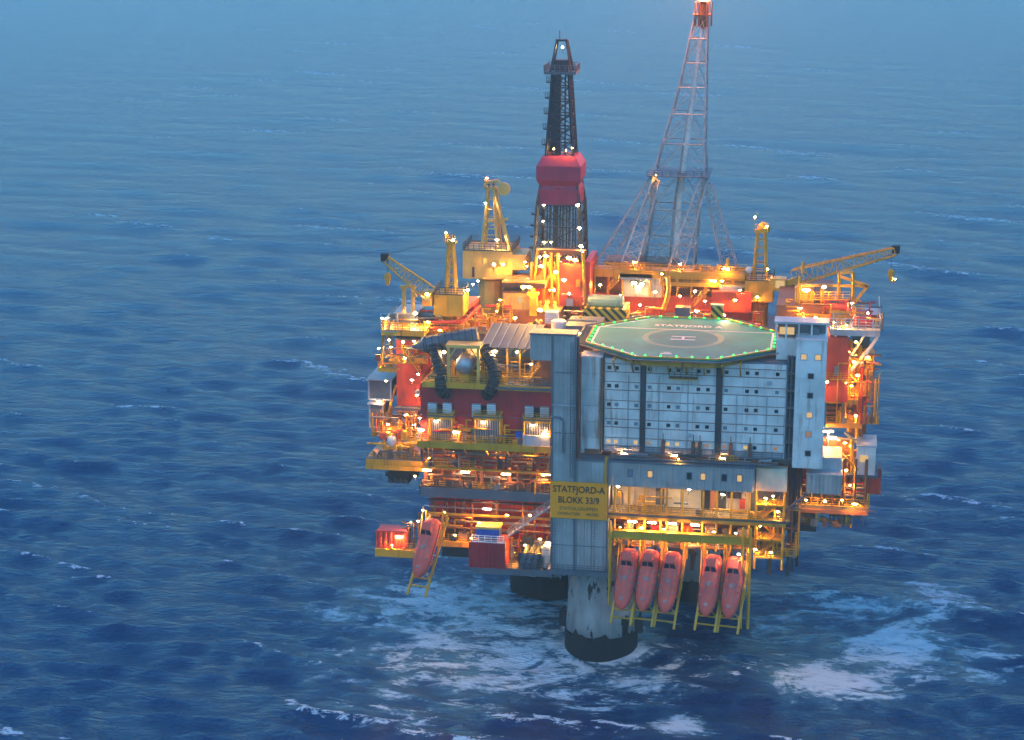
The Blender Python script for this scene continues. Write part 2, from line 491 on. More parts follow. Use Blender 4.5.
    bp = N.new('ShaderNodeBump'); bp.inputs['Strength'].default_value = 0.9; bp.inputs['Distance'].default_value = 0.9
    L.new(h, bp.inputs['Height'])
    # whitecaps on the steepest crests, in gusty patches
    big = noise(mapping(R(14), (0.6, 1, 1)), 0.016, 3, 0.5)
    fine = noise(mapping(R(14), (0.6, 1, 1)), 0.55, 7, 0.68, 0.5)
    capv = op('ADD', op('ADD', op('MINIMUM', crest_, 2.2), op('MULTIPLY', op('SUBTRACT', big, 0.5), 3.5)), op('MULTIPLY', op('SUBTRACT', fine, 0.5), 7.5))
    capm = rng(capv, CAP, CAP+0.6)
    # churned foam: filaments drawn out of a warped field
    warp = noise(mapping(R(-20), (0.7, 1.2, 1)), 0.085, 8, 0.62, 2.2)
    fil = ridge(noise(mapping(R(25), (0.6, 1.2, 1)), 0.16, 6, 0.6, 2.6))
    fv = op('ADD', op('MULTIPLY', ch, 0.75), op('MULTIPLY', op('SUBTRACT', warp, 0.5), 1.5))
    fw = op('ADD', fv, op('MULTIPLY', op('SUBTRACT', fil, 0.75), 0.6))
    fw = op('ADD', fw, op('MULTIPLY', op('SUBTRACT', fine, 0.5), 0.9))
    churn_m = op('MULTIPLY', rng(fw, 0.40, 0.72), rng(ch, 0.03, 0.3))
    foam = op('MINIMUM', op('ADD', capm, churn_m), 1.0)
    aer = op('MULTIPLY', rng(fv, 0.1, 0.7), rng(ch, 0.02, 0.3))
    c1 = N.new('ShaderNodeMix'); c1.data_type = 'RGBA'
    c1.inputs[6].default_value = (0.001, 0.034, 0.115, 1); c1.inputs[7].default_value = (0.1, 0.24, 0.3, 1)
    L.new(aer, c1.inputs[0])
    c2 = N.new('ShaderNodeMix'); c2.data_type = 'RGBA'; c2.inputs[7].default_value = (0.68, 0.78, 0.82, 1)
    L.new(foam, c2.inputs[0]); L.new(c1.outputs[2], c2.inputs[6])
    L.new(c2.outputs[2], b.inputs['Base Color'])
    L.new(rng(foam, 0, 1, 0.16, 0.8), b.inputs['Roughness'])
    b.inputs['IOR'].default_value = 1.33
    L.new(bp.outputs[0], b.inputs['Normal'])
    me.materials.append(m)
    o = bpy.data.objects.new('sea', me); COL.objects.link(o); o['kind'] = 'structure'
    return o
CHURN = [((2.6, 3.5), 10, 9, 0.0, 1.0), ((3.7, -5.8), 14, 9, 0.0, 0.6), ((-21.0, 16.8), 24, 22, 0.3, 0.75), ((-10.0, 1.0), 30, 26, -0.4, 0.72), ((-31.3, 24.6), 16, 10, 0.2, 0.6),
         ((-19.5, -16.5), 26, 18, 0.0, 0.4), ((-7.7, 30.9), 14, 12, 0, 0.8), ((15.6, 21.8), 9, 8, 0, 0.4),
         ((49.3, 12.8), 10, 18, -0.2, 0.82), ((39.1, -3.1), 12, 8, -0.5, 0.8), ((43.0, 29.6), 13, 9, -0.3, 0.6), ((55.6, 34.0), 8, 12, 0.0, 0.7),
         ((17.5, -22.2), 4, 5, 0.0, 0.9), ((62.4, 8.7), 8, 10, 0, 0.5), ((33.9, 21.2), 14, 12, 0, 0.45)]
sea()

haze = MB().box(-9600, 9600, -9600, 9600, -12.0, 131.0).mesh('haze')
hm = bpy.data.materials.new('haze_air'); hm.use_nodes = True; hm.node_tree.nodes.clear()
ho = hm.node_tree.nodes.new('ShaderNodeOutputMaterial'); hv = hm.node_tree.nodes.new('ShaderNodeVolumePrincipled')
hv.inputs['Color'].default_value = (0.6, 0.97, 1.0, 1); hv.inputs['Density'].default_value = 0.00023
hv.inputs['Anisotropy'].default_value = 0.45
hm.node_tree.links.new(hv.outputs[0], ho.inputs['Volume'])
haze.materials.append(hm)
hz = bpy.data.objects.new('haze', haze); COL.objects.link(hz); hz['kind'] = 'stuff'

# ------------------------------------------------------------------ shafts
def shaft(label, c, r_top, z_top, n=32):
    t = thing('concrete_shaft', label, 'shaft', (c[0], c[1], -6), 'concrete shafts carrying the platform')
    MB().lathe((c[0], c[1], 0), [(r_top*1.08, 3.4), (r_top*1.02, 7.0), (r_top, 11.0), (r_top, z_top)], n).build('column', 'concrete', t, True)
    sb = MB().lathe((c[0], c[1], 0), [(r_top*1.1, -8), (r_top*1.1, 1.5), (r_top*1.1, 2.8), (r_top*1.09, 3.5), (r_top*1.0, 3.6)], 56)
    for i in range(56):                    # ragged upper edge of the growth
        dz = 0.45*math.sin(i*0.9)+0.35*math.sin(i*2.3+1)+rnd.uniform(-0.25, 0.25)
        for k in (2, 3, 4):
            p = sb.v[k*56+i]; sb.v[k*56+i] = (p[0], p[1], p[2]+dz)
    sb.build('splash_band', 'marine_growth', t, True)
    for a in (178, 352):
        x, y = c[0]+math.cos(R(a))*r_top*1.16, c[1]+math.sin(R(a))*r_top*1.16
        MB().box(x-0.6, x+0.6, y-0.5, y+0.5, 3.0, 5.4).tube((x, y, 5.3), (x+0.2, y, 6.4), 0.2, 6).build('fender', 'black', t)
    return t
shaft('grey stained concrete shaft standing in the sea below the grey stair tower', (2.6, 5.0), 5.35, 17.8)
shaft('shaft with black waterline far behind, left of the front shaft', (-10.3, 31.0), 5.6, 18)
shaft('shaft with black waterline far behind, hidden by the row of lifeboats', (16.0, 33.0), 5.6, 18)

# ------------------------------------------------------------------ grey stair tower with the name board
def stair_tower():
    t = thing('stair_tower', 'tall blue-grey corrugated stair tower rising above the front shaft', 'tower', (0.2, -2, 15.8))
    xa, xb, xc = -4.25, -0.75, 4.35
    zt, zm, zb = 53.2, 33.6, 15.9
    MB().box(xa, xb, -4, -1.2, zb, zt).build('wall', 'grey_clad', t)
    MB().box(xb+0.003, xc, -3.6, -1.2, zb, zm).build('wall', 'grey_clad', t)
    MB().box(-7.6, xa-0.003, -3.9, -1.2, 49.2, zt).build('wall', 'grey_clad', t)
    for z0, z1 in ((zb, 24.5), (24.5, 33.4), (33.4, 42.5), (42.5, 53.1)):
        panels_front(t, xa, xb, z0, z1, -4, 'grey_clad', 2, 1, rib=True)
        panels_side(t, -4, -1.2, z0, z1, xa, -1, 'grey_clad', 1, 1, rib=True)
        panels_side(t, -4, -1.2, z0, z1, xb, 1, 'grey_clad', 1, 1, rib=True)
    for z0, z1 in ((zb, 24.5), (24.5, 33.4)):
        panels_front(t, xb+0.1, xc, z0, z1, -3.6, 'grey_clad', 2, 1, rib=True)
        panels_side(t, -3.6, -1.2, z0, z1, xc, 1, 'grey_clad', 1, 1, rib=True)
    panels_front(t, -7.6, xa, 49.3, 53.1, -3.9, 'grey_clad', 2, 1, rib=True)
    panels_side(t, -3.9, -1.2, 49.3, 53.1, -7.6, -1, 'grey_clad', 1, 1, rib=True)
    MB().box(-7.8, xb+0.15, -4.2, -1.0, zt+0.003, zt+0.3).build('roof', 'slate', t)
    MB().box(xb+0.18, xc+0.15, -3.8, -1.0, zm+0.003, zm+0.25).build('roof', 'slate', t)
    for x in (xa-0.02, xb+0.02, xc): MB().box(x-0.14, x+0.14, -4.22, -4.05, zb, zm if x > 0 else zt-0.1).build('corner_trim', 'slate', t)
    for z in (24.5, 42.4): MB().box(xa, xb, -4.25, -4.13, z-0.12, z+0.12).build('band', 'grey_light', t)
    pipe(t, [(-4.4, -4.5, 40.6), (-2.9, -4.5, 40.5), (-2.5, -4.5, 40.0), (-2.5, -4.5, 35.0)], 0.17, 'slate')
    pipe(t, [(xb+0.35, -3.75, 34), (xb+0.35, -3.75, 53)], 0.2, 'dark_steel')
    MB().box(xa-0.6, xc+0.5, -4.6, 1.9, zb-0.65, zb-0.003).build('base_frame', 'slate', t)
    for x in np.linspace(xa, xc, 7): MB().box(x-0.12, x+0.12, -4.4, 1.5, zb-1.4, zb-0.66).build('bracket', 'slate', t)
    railing(t, [(xa-0.5, -4.55, zb), (xc+0.4, -4.55, zb)], 'slate', 1.0)
    return t
st_ = stair_tower()
for x, z0, z1 in ((-3.9, 16, 24.3), (2.2, 16, 24.3), (-1.2, 31, 52.5)):
    m = MB()
    for s in (-0.22, 0.22): m.tube((x+s, -4.45, z0), (x+s, -4.45, z1), 0.045, 4)
    for k in range(int((z1-z0)/0.5)): m.tube((x-0.22, -4.45, z0+0.25+k*0.5), (x+0.22, -4.45, z0+0.25+k*0.5), 0.03, 4)
    m.build('ladder', 'slate', st_)
pipe(st_, [(0.6, -3.95, 16), (0.6, -3.95, 24.4)], 0.1, 'grey_light', 6)
for z in (20.0, 28.9, 38.0, 47.5): MB().box(-4.25, -0.75 if z > 34 else 4.35, -4.2 if z > 34 else -4.17, -4.11, z-0.05, z+0.05).build('sheet_joint', 'slate', st_)

def name_board():
    t = thing('name_board', 'yellow name board with black lettering on the grey stair tower', 'sign', (0.05, -4.3, 25.2))
    x0, x1, z0, z1 = -4.4, 4.35, 24.55, 30.3
    MB().box(x0, x1, -4.52, -4.38, z0, z1).build('board', 'sign_yellow', t)
    for zz in (z1+0.003, z0-0.1): MB().box(x0-0.06, x1+0.06, -4.5, -4.42, zz, zz+0.097).build('frame_rail', 'yellow', t)
    for x in (-3, 3): MB().box(x-0.1, x+0.1, -4.37, -4.1, z0+0.3, z1-0.3).build('bracket', 'dark_steel', t)
    cx = (x0+x1)/2
    lettering('STATFJORD-A', 1.5, 'lettering_black', t, (cx, -4.54, z1-1.15), sx=0.86)
    lettering('BLOKK 33/9', 1.45, 'lettering_black', t, (cx, -4.54, z1-2.85), sx=0.84)
    lettering('STATOILGRUPPEN', 0.72, 'lettering_brown', t, (cx, -4.54, z1-4.2), sx=1.0)
    lettering('OPERATØR', 0.62, 'lettering_brown', t, (cx-1.5, -4.54, z1-5.05), sx=1.1)
    lettering('MOBIL', 0.62, 'lettering_brown', t, (cx+2.2, -4.54, z1-5.05), sx=1.1)
name_board()

# ------------------------------------------------------------------ living quarters
def quarters():
    t = thing('accommodation_block', 'white accommodation block with rows of small windows under the helideck', 'building', (17, 6, 34.2))
    x0, x1, y0, y1, z0, z1 = 3.3, 30.7, 0, 17, 34.2, 49.0
    MB().box(x0, x1, y0, y1, z0, z1).build('wall', 'grey_light', t)
    rows = [35.85, 38.8, 41.75, 44.7, 47.55]
    bays = [(3.35, 8.7), (9.6, 20.2), (21.2, 30.65)]
    wx = [(3.95, 5.1, 8.15), (10.15, 13.1, 14.5, 17.55, 19.0), (21.75, 24.9, 26.3, 29.4)]
    lit = {(0, 0, 0), (0, 0, 1), (0, 0, 2), (0, 1, 1), (0, 1, 2), (0, 2, 1)}
    dim = {(0, 1, 0), (0, 1, 3), (0, 2, 0), (0, 1, 4), (0, 2, 3)}
    mid = {(1, 0, 2), (3, 0, 2), (2, 0, 1), (2, 0, 2), (3, 1, 2), (2, 1, 2), (1, 1, 2), (3, 1, 0), (2, 1, 0), (2, 1, 3), (3, 2, 0), (1, 2, 0), (1, 2, 1), (3, 2, 3), (1, 0, 0)}
    for bi, (a, b) in enumerate(bays):
        n = 2 if bi == 0 else 4 if bi == 1 else 3
        for ri, zc in enumerate(rows):
            panels_front(t, a, b, zc-0.62, zc+0.62, y0, 'white', n, 1, gap=0.03, d=0.06, name='window_panel')
            top = rows[ri+1]-0.66 if ri < 4 else z1
            panels_front(t, a, b, zc+0.68, top, y0, 'white', n, 1, gap=0.03, d=0.12)
            for zz in (zc-0.65, zc+0.65):
                MB().box(a, b, y0-0.16, y0-0.01, zz-0.045, zz+0.045).build('rust_trim', 'rust_line', t)
            for wi, x in enumerate(wx[bi]):
                k = (ri, bi, wi)
                g = 'window_lit' if k in lit else 'window_dim' if k in dim else 'window_mid' if k in mid else 'window_dark'
                w = link('window', shared(('window',), lambda: MB().box(-0.43, 0.43, -0.05, 0.05, -0.42, -0.28).box(-0.43, 0.43, -0.05, 0.05, 0.28, 0.42).box(-0.43, -0.29, -0.05, 0.05, -0.278, 0.278).box(0.29, 0.43, -0.05, 0.05, -0.278, 0.278), 'white'), t, (x, y0-0.1, zc))
                link('pane', shared(('pane',), lambda: MB().box(-0.349, 0.349, -0.015, 0.015, -0.337, 0.337), g), w, (x, y0-0.085, zc))
    for a, b in ((8.75, 9.55), (20.25, 21.15)):
        MB().box(a, b, y0-0.3, y0-0.003, z0, z1).build('riser_duct', 'dark_steel', t)
    for sgn, x in ((-1, x0), (1, x1)): panels_side(t, y0, y1, z0, z1, x, sgn, 'white', 5, 5)
    MB().box(x0-0.2, x1+0.2, y0+0.4, y1, z1+0.003, z1+0.25).build('roof', 'slate', t)
    # crest bracket under the helideck
    m = MB()
    for x in (14.2, 15.0, 15.8, 16.6): m.bar((x, -0.3, 47.4+abs(x-15.4)*0.3), (x, -1.6, 49.2), 0.2)
    m.box(13.2, 17.4, -1.4, -0.3, 46.4, 46.6); m.build('service_bracket', 'yellow', t)
    railing(t, [(13.2, -1.4, 46.6), (17.4, -1.4, 46.6)], 'dark_steel', 1.0, 0.8)
    # rusty racks low on the wall
    for px in (17.0, 18.0, 25.6, 12.4, 22.7):
        m = MB(); m.box(px-0.28, px+0.28, -0.75, -0.2, 34.3, 36.4).tube((px, -0.5, 36.4), (px, -0.5, 37.6), 0.06, 4).build('locker', 'rust_steel', t)
    return t
quarters()
q_ = bpy.data.objects['accommodation_block']
for x in (6.9, 11.6, 16.0, 23.4, 27.9): pipe(q_, [(x, -0.28, 34.3), (x, -0.28, 46.5 if x < 20 else 44.2)], 0.07, 'grey_light', 6)
for x, z in ((16.3, 37.4), (28.2, 46.2)): MB().box(x-0.35, x+0.35, -0.42, -0.13, z-0.25, z+0.25).box(x-0.3, x+0.3, -0.5, -0.425, z-0.05, z+0.05).build('vent', 'grey_light', q_)
railing(q_, [(3.4, -0.9, 34.4), (30.5, -0.9, 34.4)], 'slate', 1.0, 1.5, 0.04)

def escape_column():
    t = thing('escape_trunk', 'rust-streaked white vertical trunk beside the grey stair tower', 'duct', (1.2, 0.5, 33.9))
    x0, x1 = -0.4, 2.95
    MB().box(x0, x1, -0.6, 3, 33.9, 49.3).build('wall', 'white_rusty', t)
    for i in range(6):
        z = 34+i*2.53
        panels_front(t, x0+0.05, x1-0.35, z, z+2.5, -0.6, 'white_rusty', 1, 1, d=0.15)
    pipe(t, [(x1-0.1, -0.85, 34.2), (x1-0.1, -0.85, 49.2)], 0.16, 'rust_steel')
    pipe(t, [(x0+0.02, -0.85, 34.2), (x0+0.02, -0.85, 49.2)], 0.12, 'rust_steel')
    MB().box(x0+0.8, x1-0.4, -1.2, -0.75, 33.95, 34.7).build('drip_tray', 'rust_steel', t)
escape_column()

def lift_tower():
    t = thing('lift_tower', 'white lift tower with single column of windows at the right corner', 'tower', (34, 3, 32.5))
    x0, x1, y0, y1, z0, z1 = 32.1, 36.5, -0.8, 4, 33.2, 53.0
    MB().box(x0, x1, y0, y1, z0, z1).build('wall', 'white', t)
    for i in range(7):
        z = z0+i*(z1-z0)/7; panels_front(t, x0, x1, z, z+(z1-z0)/7, y0, 'white', 1, 1, gap=0.05, d=0.08)
        panels_side(t, y0, y1, z, z+(z1-z0)/7, x1, 1, 'white', 2); panels_side(t, y0, y1, z, z+(z1-z0)/7, x0, -1, 'white', 2)
    def win(x, z, g):
        w = link('window', shared(('window', 2), lambda: MB().box(-0.5, 0.5, -0.04, 0.04, -0.5, -0.4).box(-0.5, 0.5, -0.04, 0.04, 0.4, 0.5).box(-0.5, -0.4, -0.04, 0.04, -0.398, 0.398).box(0.4, 0.5, -0.04, 0.04, -0.398, 0.398), 'grey_light'), t, (x, y0-0.12, z))
        link('pane', shared(('pane', 2), lambda: MB().box(-0.398, 0.398, -0.012, 0.012, -0.398, 0.398), g), w, (x, y0-0.1, z))
    for i, g in enumerate(('window_dark', 'window_dim', 'window_lit', 'window_dark', 'window_dark')): win(34.35, 35.6+i*3.02, g)
    win(33.2, 50.6, 'window_lit'); win(35.3, 50.6, 'window_lit')
    MB().box(x0-0.15, x1+0.15, y0-0.15, y1, z1+0.003, z1+0.3).build('roof', 'white', t)
    # dark stairwell between tower and block
    MB().box(30.85, 32.05, 1.2, 6, z0, 50).build('stairwell', 'dark_steel', t)
    for i in range(6):
        z = 34.2+i*2.7
        MB().box(30.8, 32.08, -0.5, 1.1, z, z+0.12).build('landing', 'rust_steel', t)
        railing(t, [(30.85, -0.45, z+0.12), (32.05, -0.45, z+0.12)], 'slate', 1.0, 0.6)
    for x in (30.9, 31.45): pipe(t, [(x, 0.2, z0), (x, 0.2, 50.5)], 0.14, 'slate')
    return t
lift_tower()

def fan_room():
    t = thing('fan_room', 'white plant room on the roof right of the helideck', 'plant room', (31.5, 8, 49.3))
    MB().box(29.0, 32.05, 2, 5.5, 49.3, 52.6).build('wall', 'white', t)
    panels_front(t, 29.0, 32.05, 49.4, 52.5, 2, 'white', 2)
    MB().box(28.6, 36.7, 1.6, 5.2, 55.0, 55.3).build('roof', 'grey_light', t)
    for x in (28.9, 30.4, 32.3, 34.2, 36.4):
        MB().box(x-0.12, x+0.12, 1.8, 2.05, 52.65, 54.99).build('post', 'white', t)
        MB().box(x-0.12, x+0.12, 4.8, 5.05, 52.65, 54.99).build('post', 'white', t)
    MB().box(29.2, 36.3, 3.2, 4.6, 52.65, 54.9).build('duct', 'slate', t)
    MB().lathe((34.6, 2.2, 53.7), [(0.75, 0), (0.85, 0.1), (0.85, 0.5)], 12, 'y').build('fan', 'slate', t)
    MB().box(29.4, 31.6, 1.86, 1.98, 53.3, 54.4).build('light_box', 'window_lit', t)
fan_room()

# ------------------------------------------------------------------ helideck
def helideck():
    cx, cy, z, r = 14.4, 9.2, 50.4, 13.4      # r = half the distance across flats
    t = thing('helideck', 'green octagonal helideck with white H and green edge lights', 'helideck', (cx, cy, 49.3))
    def octo(k): return [(cx+1.085*k/math.cos(R(22.5))*math.cos(R(22.5+45*i)), cy+k/math.cos(R(22.5))*math.sin(R(22.5+45*i))) for i in range(8)]
    MB().prism(octo(r), z-0.45, z).build('deck_plate', 'deck_green', t)
    MB().prism(octo(r*0.93), z-1.5, z-0.453).build('under_frame', 'yellow', t)
    o1, o2 = octo(r+1.5), octo(r+0.02)
    m = MB()
    for i in range(8):                         # safety net
        a, b = Vector((*o2[i], z-0.3)), Vector((*o2[(i+1) % 8], z-0.3)); c, d = Vector((*o1[(i+1) % 8], z-0.05)), Vector((*o1[i], z-0.05))
        m.tube(d, c, 0.07, 5)
        for k in range(13):
            s = k/12; m.tube(a.lerp(b, s), d.lerp(c, s), 0.035, 4)
        for s in (0.3, 0.6, 0.85): m.tube(a.lerp(d, s), b.lerp(c, s), 0.025, 3)
    m.build('safety_net', 'slate', t)
    m = MB()
    for i in range(8):
        a, b = Vector((*o2[i], z+0.1)), Vector((*o2[(i+1) % 8], z+0.1)); m.bar(a, b, 0.22)
    m.build('edge_kerb', 'yellow_green', t)
    # paint, each coat a sheet of its own height
    def strip(p, q, w, h, mat='mark_white'):
        p, q = Vector((*p, 0)), Vector((*q, 0)); n = (q-p).normalized().cross(Vector((0, 0, 1)))*w/2
        MB().add([(v.x, v.y, z+h) for v in (p+n, p-n, q-n, q+n)], [(0, 1, 2, 3)] if False else [(3, 2, 1, 0)]).build('paint_line', mat, t)
    oi = octo(r-0.75)
    for i in (2, 3, 4, 5, 6, 7): strip(oi[i % 8], oi[(i+1) % 8], 0.32, 0.006)
    strip(oi[0], oi[3], 0.32, 0.011)
    def ring(r0, r1, h, mat, name):
        n = 64; vs = []; fs = []
        for i in range(n):
            a = 2*math.pi*i/n
            vs += [(cx+r0*math.cos(a), cy-0.3+r0*math.sin(a), z+h), (cx+r1*math.cos(a), cy-0.3+r1*math.sin(a), z+h)]
        for i in range(n): j = (i+1) % n; fs.append((2*i, 2*i+1, 2*j+1, 2*j))
        MB().add(vs, fs).build(name, mat, t)
    ring(0.0, 5.4, 0.006, 'deck_blue', 'landing_disc'); ring(5.42, 6.35, 0.006, 'mark_sand', 'landing_ring')
    hy = cy-0.3
    for s in (-0.95, 0.95): strip((cx-1.9, hy+s), (cx+1.9, hy+s), 0.42, 0.011)
    strip((cx, hy-0.95), (cx, hy+0.95), 0.42, 0.016)
    lettering('STATFJORD A', 1.75, 'mark_white', t, (cx+0.2, cy+7.8, z+0.012), (0, 0, 0), 0.003, 1.0)
    strip((cx-2.6, cy-10.6), (cx-0.9, cy-10.6), 0.5, 0.006); strip((cx-2.2, cy-9.8), (cx-1.2, cy-9.8), 0.4, 0.006)
    ol = octo(r-0.35)
    for i in range(8):
        a, b = Vector((*ol[i], z)), Vector((*ol[(i+1) % 8], z))
        for k in range(5):
            p = a.lerp(b, (k+0.5)/5)
            o = link('edge_light', shared(('edge_light',), lambda: MB().tube((0, 0, 0), (0, 0, 0.12), 0.17, 8), 'dark_steel'), t, p)
            link('lens', shared(('lens', 'green'), lambda: MB().lathe((0, 0, 0.123), [(0.14, 0), (0.16, 0.12), (0.08, 0.24)], 8), 'lamp_green'), o, p)
    # trusses that carry the overhang
    for x in np.linspace(cx-9.5, cx+9.5, 8):
        MB().bar((x, 0.3, 49.35), (x, -3.4, 49.4), 0.3).bar((x, -0.02, 46.9), (x, -3.2, 49.2), 0.22).build('strut', 'yellow', t)
    for a in (0, 1): pass
    for x, y in ((cx-11, 4), (cx-11, 14), (cx+11, 4), (cx+11, 14), (cx, 20), (cx-8, 20), (cx+8, 20)):
        MB().box(x-0.25, x+0.25, y-0.25, y+0.25, 44, z-1.5).build('post', 'yellow', t)
    lamp(t, (cx+5.6, cy+12.8, z+0.9), 'lamp_white', 0.22)
    return t
helideck()

# ------------------------------------------------------------------ levels under the quarters
def corridor():
    t = thing('corridor_module', 'blue-grey corridor module with small lit windows below the white block', 'module', (14.5, -2, 29.9))
    x0, x1, y0, y1, z0, z1 = 4.5, 26.4, -3.2, 0.2, 29.7, 33.5
    MB().box(x0, x1, y0, y1, z0, z1).build('wall', 'grey_clad', t)
    panels_front(t, x0, x1, z0, z1, y0, 'grey_clad', 9, 1, rib=True)
    panels_side(t, y0, y1, z0, z1, x0, -1, 'grey_clad', 1, rib=True); panels_side(t, y0, y1, z0, z1, x1, 1, 'grey_clad', 1, rib=True)
    MB().box(x0-0.3, x1+0.3, y0-0.35, y1, z1+0.003, z1+0.22).build('roof', 'slate', t)
    for x, g in ((7.7, 'window_mid'), (10.75, 'window_lit'), (16.7, 'window_dark'), (18.8, 'window_lit'), (22.0, 'window_dark'), (24.3, 'window_lit')):
        w = link('window', shared(('window', 3), lambda: MB().box(-0.42, 0.42, -0.05, 0.05, -0.6, -0.5).box(-0.42, 0.42, -0.05, 0.05, 0.5, 0.6).box(-0.42, -0.34, -0.05, 0.05, -0.498, 0.498).box(0.34, 0.42, -0.05, 0.05, -0.498, 0.498), 'slate'), t, (x, y0-0.2, 31.9))
        link('pane', shared(('pane', 3), lambda: MB().box(-0.338, 0.338, -0.012, 0.012, -0.498, 0.498), g), w, (x, y0-0.17, 31.9))
    # pipes and a gutter on the roof
    for k in range(4): pipe(t, [(x0+0.3, -2.6+k*0.6, z1+0.5), (x1+3.5, -2.6+k*0.6, z1+0.5)], 0.15, ('slate', 'rust_steel', 'pipe_grey', 'dark_steel')[k], 6)
    pipe(t, [(x0-0.25, -3.6, z1+0.9), (x0-0.5, -3.6, z1+0.4), (x0-0.55, -3.6, 30.0)], 0.24, 'yellow')
    for x in (6.5, 14.2, 21.5): lamp(t, (x, -0.85, z1+0.75), 'lamp_tube', tube=0.9)
    lamp(t, (15, -2.9, z1+0.9), 'lamp_amber', 0.2)
    return t
corridor()

def quarters_deck():
    t = thing('quarters_support_deck', 'open deck of yellow posts and floodlit cream panels below the corridor module', 'deck', (16, 3, 25))
    # cream fire wall, lit by floodlights
    z0, z1 = 25.4, 29.68
    xs = [4.5, 7.2, 9.7, 12.3, 15.2, 18.4]
    MB().box(4.45, 31, 1.0, 1.4, z0, z1).build('bulkhead', 'slate', t)
    for i, (a, b) in enumerate(zip(xs[:-1], xs[1:])):
        MB().box(a+0.06, b-0.06, 0.86, 0.997, z0, z1-0.1).build('panel', 'cream', t)
    MB().box(22.2, 25.8, 0.86, 0.997, z0+0.1, z1-0.7).build('panel', 'cream', t)
    for px, py, w, h, mt in ((5.7, 27.2, 0.7, 1.0, 'yellow'), (9.0, 26.7, 0.6, 0.8, 'yellow'), (12.0, 27.2, 1.3, 2.6, 'slate'), (12.2, 28.6, 1.1, 0.9, 'yellow'), (20.3, 27.4, 1.2, 3.2, 'rust_steel'), (23.4, 27.9, 2.2, 0.8, 'dark_steel'), (24.7, 26.6, 0.8, 1.4, 'red_bright')):
        MB().box(px-w/2, px+w/2, 0.2, 0.85, py-h/2, py+h/2).build('cabinet', mt, t)
    MB().box(18.7, 22, 0.9, 1.5, 25.4, 29.6).build('shutter', 'dark_steel', t)
    # deck plates
    MB().box(4.4, 32, -3.4, 18, 25.0, 25.38).build('deck_plate', 'deck_plate', t)
    MB().box(4.4, 31.5, -3.45, -3.0, 24.5, 24.98).build('edge_beam', 'yellow', t)
    MB().box(4.4, 31, -1.2, -0.8, 23.8, 24.3).build('edge_beam', 'red', t)
    MB().box(4.4, 32, 0, 18, 33.6, 34.15).build('deck_plate', 'deck_plate', t)
    MB().box(4.4, 31, -1.5, 24, 19.6, 20.0).build('deck_plate', 'deck_plate', t)
    for x in (5.4, 7.6, 10.0, 12.5, 13.4, 15.8, 18.9, 21.0, 23.2, 25.9):
        MB().bar((x, -3.2, 20), (x, -3.2, 29.68), 0.24).build('post', 'yellow_green', t)
    for x in (5.2, 11, 17, 23, 29):
        MB().box(x-0.3, x+0.3, 4, 4.6, 14, 34).build('column', 'rust_steel', t)
    railing(t, [(4.5, -3.35, 25.4), (28, -3.35, 25.4)], 'yellow')
    MB().box(4.5, 30, 6, 6.3, 20, 25).build('bulkhead', 'rust_steel', t)
    for k in range(6):
        z = 20.9+k*0.7
        pipe(t, [(5, 1.4+(k % 3)*0.7, z), (30, 1.4+(k % 3)*0.7, z)], 0.14+0.05*(k % 2), ('yellow', 'pipe_grey', 'rust_steel', 'red', 'pipe_grey', 'yellow')[k], 6)
    for x, mt in ((7.3, 'cream'), (11.5, 'red'), (14.2, 'cream'), (16.4, 'red_bright'), (19.8, 'cream'), (9.2, 'yellow'), (22.5, 'slate'), (24.8, 'cream')):
        MB().box(x-0.75, x+0.75, 0.0, 1.0, 20.9, 22.6).build('cabinet', mt, t)
    for x, y, z, k in ((5.6, -1.2, 28.2, 'lamp_white'), (10.9, -1.2, 29.0, 'lamp_amber'), (16.5, -1.2, 28.3, 'lamp_white'), (21.7, -1.0, 27.7, 'lamp_white'), (25.2, -1.6, 28.6, 'lamp_amber')):
        lamp(t, (x, y+0.5, z+0.6), k, 0.36)
    for x in (8.2, 11.2, 14.3, 17.8): lamp(t, (x, -3.9, 24.3), 'lamp_tube', tube=1.3)
    for x in (6.1, 9.5, 13.0, 20.6, 23.9): lamp(t, (x, -1.7, 22.6), 'lamp_white' if x > 9 else 'lamp_sodium', 0.26)
    lamp(t, (17, -1.6, 20.9), 'lamp_tube', tube=2.0)
    return t
quarters_deck()

